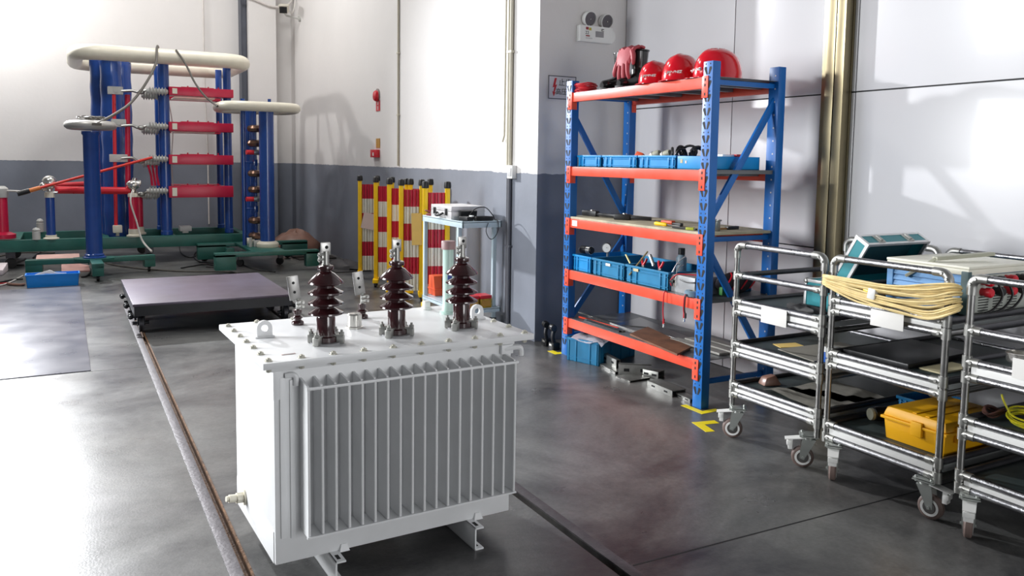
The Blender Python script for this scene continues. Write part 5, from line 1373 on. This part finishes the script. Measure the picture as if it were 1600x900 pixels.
for u,x,dy,lb in specs:
    bx_,by_=bpos(u,x); bb=barrier((bx_,by_),yv+dy,lb,w=.20 if u==682 else (.175 if u in(600,622) else .20))
def pinned(name,u0,u1,v0,v1,x,m,label,tilt=0.0):
    a=AX(u0,v0,x);b=AX(u1,v0,x);c=AX((u0+u1)/2,v1,x)
    y0=(a.y+b.y)/2; W=(u1-u0)/137.0*(9.3/9.3)
    W=(AY(u1,v0,y0).x-AY(u0,v0,y0).x)*1.0
    xx=AY((u0+u1)/2,v0,y0).x; z1=AY((u0+u1)/2,v0,y0).z; z0_=AY((u0+u1)/2,v1,y0).z
    f=M(); f.box(-W/2,W/2,-.001,.001,-(z1-z0_),0); R=Matrix.Translation(Vector((xx,y0,z1)))@Matrix.Rotation(yv,4,'Z')@Matrix.Rotation(tilt,4,'Y'); f.xform(R)
    return tag(f.build(name,m),label,'paper')
def pin2(name,u0,u1,v0,v1,bc,off,m,label,tilt=0.0):
    # sheet hung just in front of a barrier centred at bc
    n=Vector((math.sin(yv),-math.cos(yv),0)); 
    pl_=Vector((bc[0],bc[1],0))+n*off
    def hit(u,v):
        d=ray(u,v); tt=(pl_-EYE).dot(n)/d.dot(n); return EYE+d*tt
    a,b,c,e=hit(u0,v0),hit(u1,v0),hit(u1,v1),hit(u0,v1)
    mid=(a+b+c+e)/4; R=Matrix.Translation(mid)@Matrix.Rotation(tilt,4,n)@Matrix.Translation(-mid)
    f=M(); f.sheet([R@q for q in (a,b,c,e)],n,.002); return tag(f.build(name,m),label,'paper')
pin2('paper_sheet',566,586,333,358,bpos(576,3.10),.030,pinkpaper,'pinkish paper sheet hung askew on the farthest yellow barrier',-.22)
pin2('paper_sheet',643,659,333,383,bpos(643,2.99),.035,yelpaper,'yellow paper sheet hanging in front of the yellow barriers',.02)
# ------------------------------------------------------------------ small steel table
tb_=thing('utility_table',(2.93,6.2,0),'small pale steel wheeled table with two trays in front of the barriers','table')
S0,S1,T0,T1=2.75,3.10,5.83,6.66
zt3=.905
f=M(); f.box(S0,S1,T0,T1,zt3-.004,zt3); f.box(S0,S0+.012,T0,T1,zt3-.045,zt3+.008,.002); f.box(S1-.012,S1,T0,T1,zt3-.045,zt3+.008,.002); f.box(S0,S1,T0,T0+.012,zt3-.045,zt3+.008,.002); f.box(S0,S1,T1-.012,T1,zt3-.045,zt3+.008,.002); f.build('top_tray',lightsteelblue,tb_)
f=M(); f.box(S0,S1,T0,T1,.196,.20); f.box(S0,S0+.012,T0,T1,.17,.206,.002); f.box(S1-.012,S1,T0,T1,.17,.206,.002); f.box(S0,S1,T0,T0+.012,.17,.206,.002); f.box(S0,S1,T1-.012,T1,.17,.206,.002); f.build('lower_tray',lightsteelblue,tb_)
for x in (S0+.018,S1-.018):
    for y in (T0+.10,T1-.03):
        f=M(); f.box(x-.016,x+.016,y-.016,y+.016,.10,zt3-.004,.003); lg=f.build('leg',lightsteelblue,tb_)
        f=M(); f.lathe((x-.014,y,.05),[(.02,0),(.047,.002),(.05,.014),(.047,.026),(.02,.028)],18,axis=(1,0,0)); f.box(x-.02,x+.02,y-.02,y+.02,.085,.105); f.build('caster',rubber,lg)
t=thing('flight_case',(2.93,6.3,zt3),'silver aluminium case with black corners and handle on the steel table','case')
cz=zt3+.0005
f=M(); f.box(2.765,3.07,6.08,6.50,cz,cz+.070,.003); f.box(2.765,3.07,6.08,6.50,cz+.074,cz+.112,.004); f.build('shell',mat('case_silver',(216,214,214),.4,.3),t)
f=M(); f.box(2.762,3.073,6.077,6.503,cz+.069,cz+.0755); f.build('edge_frame',alu,t)
for y in (6.16,6.40):
    f=M(); f.box(2.754,2.766,y,y+.03,cz+.035,cz+.090,.002); f.build('latch',black,t)
f=M(); f.tube(spline([(2.762,6.24,cz+.05),(2.735,6.25,cz+.035),(2.730,6.30,cz+.028),(2.735,6.34,cz+.035),(2.762,6.36,cz+.05)],5),.009,8); f.build('handle',black,t)
f=M(); f.obox((2.90,6.045,cz+.045),(.15,.03,.075),.0,.008,.25); tag(f.build('charger_block',black),'black charger block leaning on the end of the silver case','charger')
t=thing('meter_cable',(2.98,5.95,zt3),'black meter with looping cable at the near end of the steel table','cable')
f=M(); f.obox((2.83,5.935,zt3+.023),(.07,.10,.035),.3,.006); f.m(1).obox((2.86,5.90,zt3+.045),(.025,.03,.012),.3,.002); f.build('meter',[black,whiteplastic],t)
f=M()
f.tube(spline([(2.86,5.96,zt3+.03),(2.92,5.95,zt3+.10),(3.0,5.93,zt3+.11),(3.06,5.92,zt3+.05),(3.07,5.90,zt3+.012)],6),.004,6)
for k in range(5): f.tube([(2.98+math.cos(2*PI*i/16)*.08,5.92+math.sin(2*PI*i/16)*.05,zt3+.010+k*.006) for i in range(16)],.006,6,closed=True)
f.tube(spline([(3.05,5.86,zt3+.014),(3.06,5.822,zt3+.005),(3.06,5.818,zt3-.07),(3.02,5.815,zt3-.13),(2.98,5.815,zt3-.13),(2.95,5.815,zt3-.07),(2.97,5.815,zt3-.005)],6),.003,6)
f.build('cable',cableblack,t)
f=M(); f.obox((2.80,6.59,zt3+.014),(.05,.07,.02),.3,.004); f.tube(spline([(2.80,6.60,zt3+.03),(2.76,6.62,zt3+.05),(2.79,6.57,zt3+.04)],4),.006,6)
tag(f.build('red_clip',mat('dark_red_clip',(120,30,36),.5)),'small dark red clip on the far corner of the steel table','clip')
cx_=2.83; cy_=AX(673,450,2.83).y
t=thing('cable_tester',(cx_+.09,cy_,.2),'orange plastic instrument with a black meter on the lower tray','instrument')
f=M(); f.hexa([(cx_,cy_-.10,.2005),(cx_+.18,cy_-.10,.2005),(cx_+.18,cy_+.06,.2005),(cx_,cy_+.06,.2005),(cx_,cy_-.06,.375),(cx_+.18,cy_-.06,.375),(cx_+.18,cy_+.05,.375),(cx_,cy_+.05,.375)],.012); f.box(cx_-.004,cx_+.184,cy_-.104,cy_+.064,.255,.263); f.build('body',orangecase,t)
f=M(); f.obox((cx_+.115,cy_-.092,.300),(.085,.03,.12),0,.012,-.21); f.m(1).obox((cx_+.112,cy_-.110,.302),(.065,.004,.045),0,.001,-.21); f.build('meter',[black,manila],t)
for k in range(2):
    yb_=5.87+.0*k; xb_=2.82+.115*k
    t=thing('battery_box',(xb_+.055,5.92,.2),('yellow and red battery box on the lower table tray, left one','yellow and red battery box on the lower table tray, against the pillar')[k],'battery','battery boxes on the lower table tray')
    f=M(); f.box(xb_,xb_+.10,5.87,5.99,.2005,.275,.003); f.build('body',battlabel,t)
    f=M(); f.box(xb_-.002,xb_+.102,5.868,5.992,.275,.303,.005); f.build('lid',signred,t)
    f=M(); f.box(xb_+.012,xb_+.088,5.866,5.87,.215,.262); f.build('label_plate',goldlabel,t)
# ------------------------------------------------------------------ things on the walls
R_=Matrix.Translation(Vector((0,0,0)))
def facing(px,face):
    # matrix for text: x right, y up, seen from the room; face 'x' = on a wall facing -X, 'y' = on a wall facing -Y
    if face=='y': m=Matrix.Rotation(PI/2,4,'X')
    else: m=Matrix.Rotation(-PI/2,4,'Z')@Matrix.Rotation(PI/2,4,'X')
    return Matrix.Translation(Vector(px))@m
sx0,sx1,sz0,sz1=3.247,3.497,1.872,2.048
t=thing('warning_sign',(3.372,5.388,1.872),'high voltage warning sign with a red lightning arrow on the pillar','sign')
f=M(); f.box(sx0,sx1,5.384,5.3895,sz0,sz1); f.build('plate',mat('sign_white',(226,222,224),.4,var=.02),t)
f=M(); b=.006
f.box(sx0,sx1,5.3825,5.385,sz1-b,sz1); f.box(sx0,sx1,5.3825,5.385,sz0,sz0+b); f.box(sx0,sx0+b,5.3825,5.385,sz0,sz1); f.box(sx1-b,sx1,5.3825,5.385,sz0,sz1); f.build('border',mat('sign_border',(70,70,78),.5),t)
cx,cz_=sx0+.052,(sz0+sz1)/2
f=M(); s=.07
f.prism([(cx+.004,cz_+s),(cx+.022,cz_+s),(cx+.010,cz_+.018),(cx+.024,cz_+.022),(cx+.004,cz_-.038),(cx+.013,cz_-.036),(cx-.004,cz_-s),(cx-.016,cz_-.030),(cx-.006,cz_-.034),(cx+.002,cz_+.002),(cx-.014,cz_-.002)],'y',5.3825,5.3845); f.build('lightning_arrow',signred,t)
L0=ORG[t.name]
text('lettering','止步',.060,ink,t,facing(Vector((sx0+.150,5.3835,cz_+.036))-L0,'y'))
text('lettering','高压危险',.052,ink,t,facing(Vector((sx0+.168,5.3835,cz_-.034))-L0,'y'))
t=thing('emergency_light',(3.65,5.38,2.31),'white twin-head emergency light high on the pillar','light')
f=M(); f.box(3.492,3.795,5.335,5.389,2.318,2.440,.004); f.build('housing',whiteplastic,t)
f=M(); f.cyl((3.775,5.345,2.375),(3.775,5.389,2.375),.055,n=20); f.build('end_cover',whiteplastic,t)
for x,z in ((3.585,2.497),(3.742,2.490)):
    f=M(); f.lathe((x,5.365,z),[(.030,-.03),(.050,-.02),(.058,.01),(.058,.028),(.054,.030),(.052,.020),(.030,.006),(.001,.0)],24,axis=(.10,-1,-.25)); hd=f.build('lamp_head',whiteplastic,t)
    f=M(); f.lathe((x+.002,5.343,z-.0055),[(.051,0),(.030,.001),(.001,.004)],22,axis=(.10,-1,-.25)); f.build('reflector',lampglass,hd)
    f=M(); f.sph((x+.0025,5.338,z-.007),.006,n=8,m=5); f.build('bulb',capsilver,hd)
    f=M(); f.cyl((x-.0,5.365,2.438),(x,5.365,z-.03),.012,n=8); f.build('neck',ceram,hd)
L0=ORG[t.name]
f=M(); f.box(3.545,3.568,5.333,5.3355,2.408,2.428); f.build('red_mark',mat('mark_red',(150,40,50),.5),t)
f=M(); f.box(3.573,3.595,5.333,5.3355,2.404,2.424); f.build('yellow_mark',mat('mark_yellow',(190,176,60),.5),t)
f=M(); f.box(3.635,3.71,5.333,5.3355,2.358,2.402); f.build('grey_label',mat('label_grey',(150,148,150),.5),t)
f=M(); f.box(3.690,3.712,5.333,5.3355,2.418,2.423); f.box(3.690,3.695,5.333,5.3355,2.406,2.423); f.box(3.690,3.712,5.333,5.3355,2.405,2.409); f.build('bracket_mark',ink,t)
text('lettering','22',.034,ink,t,facing(Vector((3.556,5.334,2.384))-L0,'y'))
for zz,wd,m in ((2.362,.036,'mark_red'),(2.345,.060,'plate_grey'),):
    f=M(); f.box(3.545,3.545+wd,5.3335,5.3355,zz-.005,zz+.004); f.build('small_print',MATS[m],t)
xw=3.395
t=thing('fire_alarm',(xw,9.68,2.1),'round red fire alarm bell on the side wall above the red label','alarm')
p=AX(590,150,xw)
f=M(); f.lathe((3.398,p.y,p.z),[(.062,0),(.066,.01),(.066,.03),(.055,.048),(.02,.058),(.001,.06)],20,axis=(-1,0,0)); f.build('dome',signred,t)
f=M(); f.lathe((3.399,p.y,p.z+.015),[(.075,0),(.075,.012),(.066,.014)],20,axis=(-1,0,0)); f.build('base_ring',mat('ring_grey',(140,128,124),.5),t)
def wallplate(name,u0,u1,v0,v1,d,m,label,cat):
    a=AX(u0,v0,xw);b=AX(u1,v1,xw); t=thing(name,(3.398,(a.y+b.y)/2,b.z),label,cat)
    f=M(); f.box(3.398-d,3.3985,b.y,a.y,b.z,a.z,.003 if d>.02 else 0); f.build('plate',m,t); return t,a,b
t,a,b=wallplate('alarm_label',587.5,593.5,158,173,.004,signred,'red label with white characters below the round fire alarm','label')
for k,ch in enumerate('消防'):
    text('lettering',ch,.055,whiteplastic,t,facing(Vector((3.3935,(a.y+b.y)/2,a.z-(.25+.5*k)*(a.z-b.z)))-ORG[t.name],'x'))
wallplate('gold_label',587.5,593.5,216.5,231,.004,goldlabel,'gold coloured label on the side wall above the red call point','label')
t,a,b=wallplate('call_point',583.5,593,234,246,.045,signred,'red manual fire call point box on the side wall below the gold label','alarm')
f=M(); f.box(3.350,3.3535,(a.y+b.y)/2-.02,(a.y+b.y)/2+.02,b.z+.02,b.z+.06); f.build('press_panel',whiteplastic,t)
# camera in the corner
t=thing('security_camera',(3.25,13.5,3.6),'white box security camera with a black front in the back corner','camera')
c=AY(452,15,13.35)
c=Vector((3.13,13.30,AY(452,15,13.3).z))
d=Vector((-.35,-1,-.30)).normalized()
f=M(); f.bar(c+d*.14,c-d*.16,.13,.11,.012); f.bar(c+d*.18+Vector((0,0,.065)),c-d*.12+Vector((0,0,.065)),.15,.012,.003); f.build('housing',mat('camera_cream',(206,200,186),.5),t)
f=M(); f.bar(c+d*.141,c+d*.155,.115,.095,.003); f.build('front_glass',black,t)
f=M(); f.tube([c-d*.04-Vector((0,0,.06)),c-d*.08+Vector((.04,.05,-.10)),(3.385,c.y+.06,c.z-.12)],.016,8); f.cyl((3.37,c.y+.06,c.z-.12),(3.399,c.y+.06,c.z-.12),.045,n=14); f.build('bracket',ceram,t)
f=M(); f.tube(spline([c-d*.16,c-d*.2+Vector((.06,.02,-.02)),(3.30,c.y+.2,c.z-.02),(3.36,c.y+.25,c.z+.15),(3.38,c.y+.3,c.z+.6),(3.38,c.y+.3,c.z+1.2)],6),.010,6); f.build('cable',cablewhite,t)
f=M(); z=AY(420,8,13.68).z; f.tube(spline([(2.5,13.68,z+.12),(2.75,13.68,z+.06),(3.05,13.68,z-.02),(3.30,13.72,z+.05),(3.385,13.78,z+.25),(3.385,13.80,z+.8)],7),.018,8)
tag(f.build('ceiling_cable',MATS['conduit_white']),'thick grey cable running across the back corner above the security camera','cable')
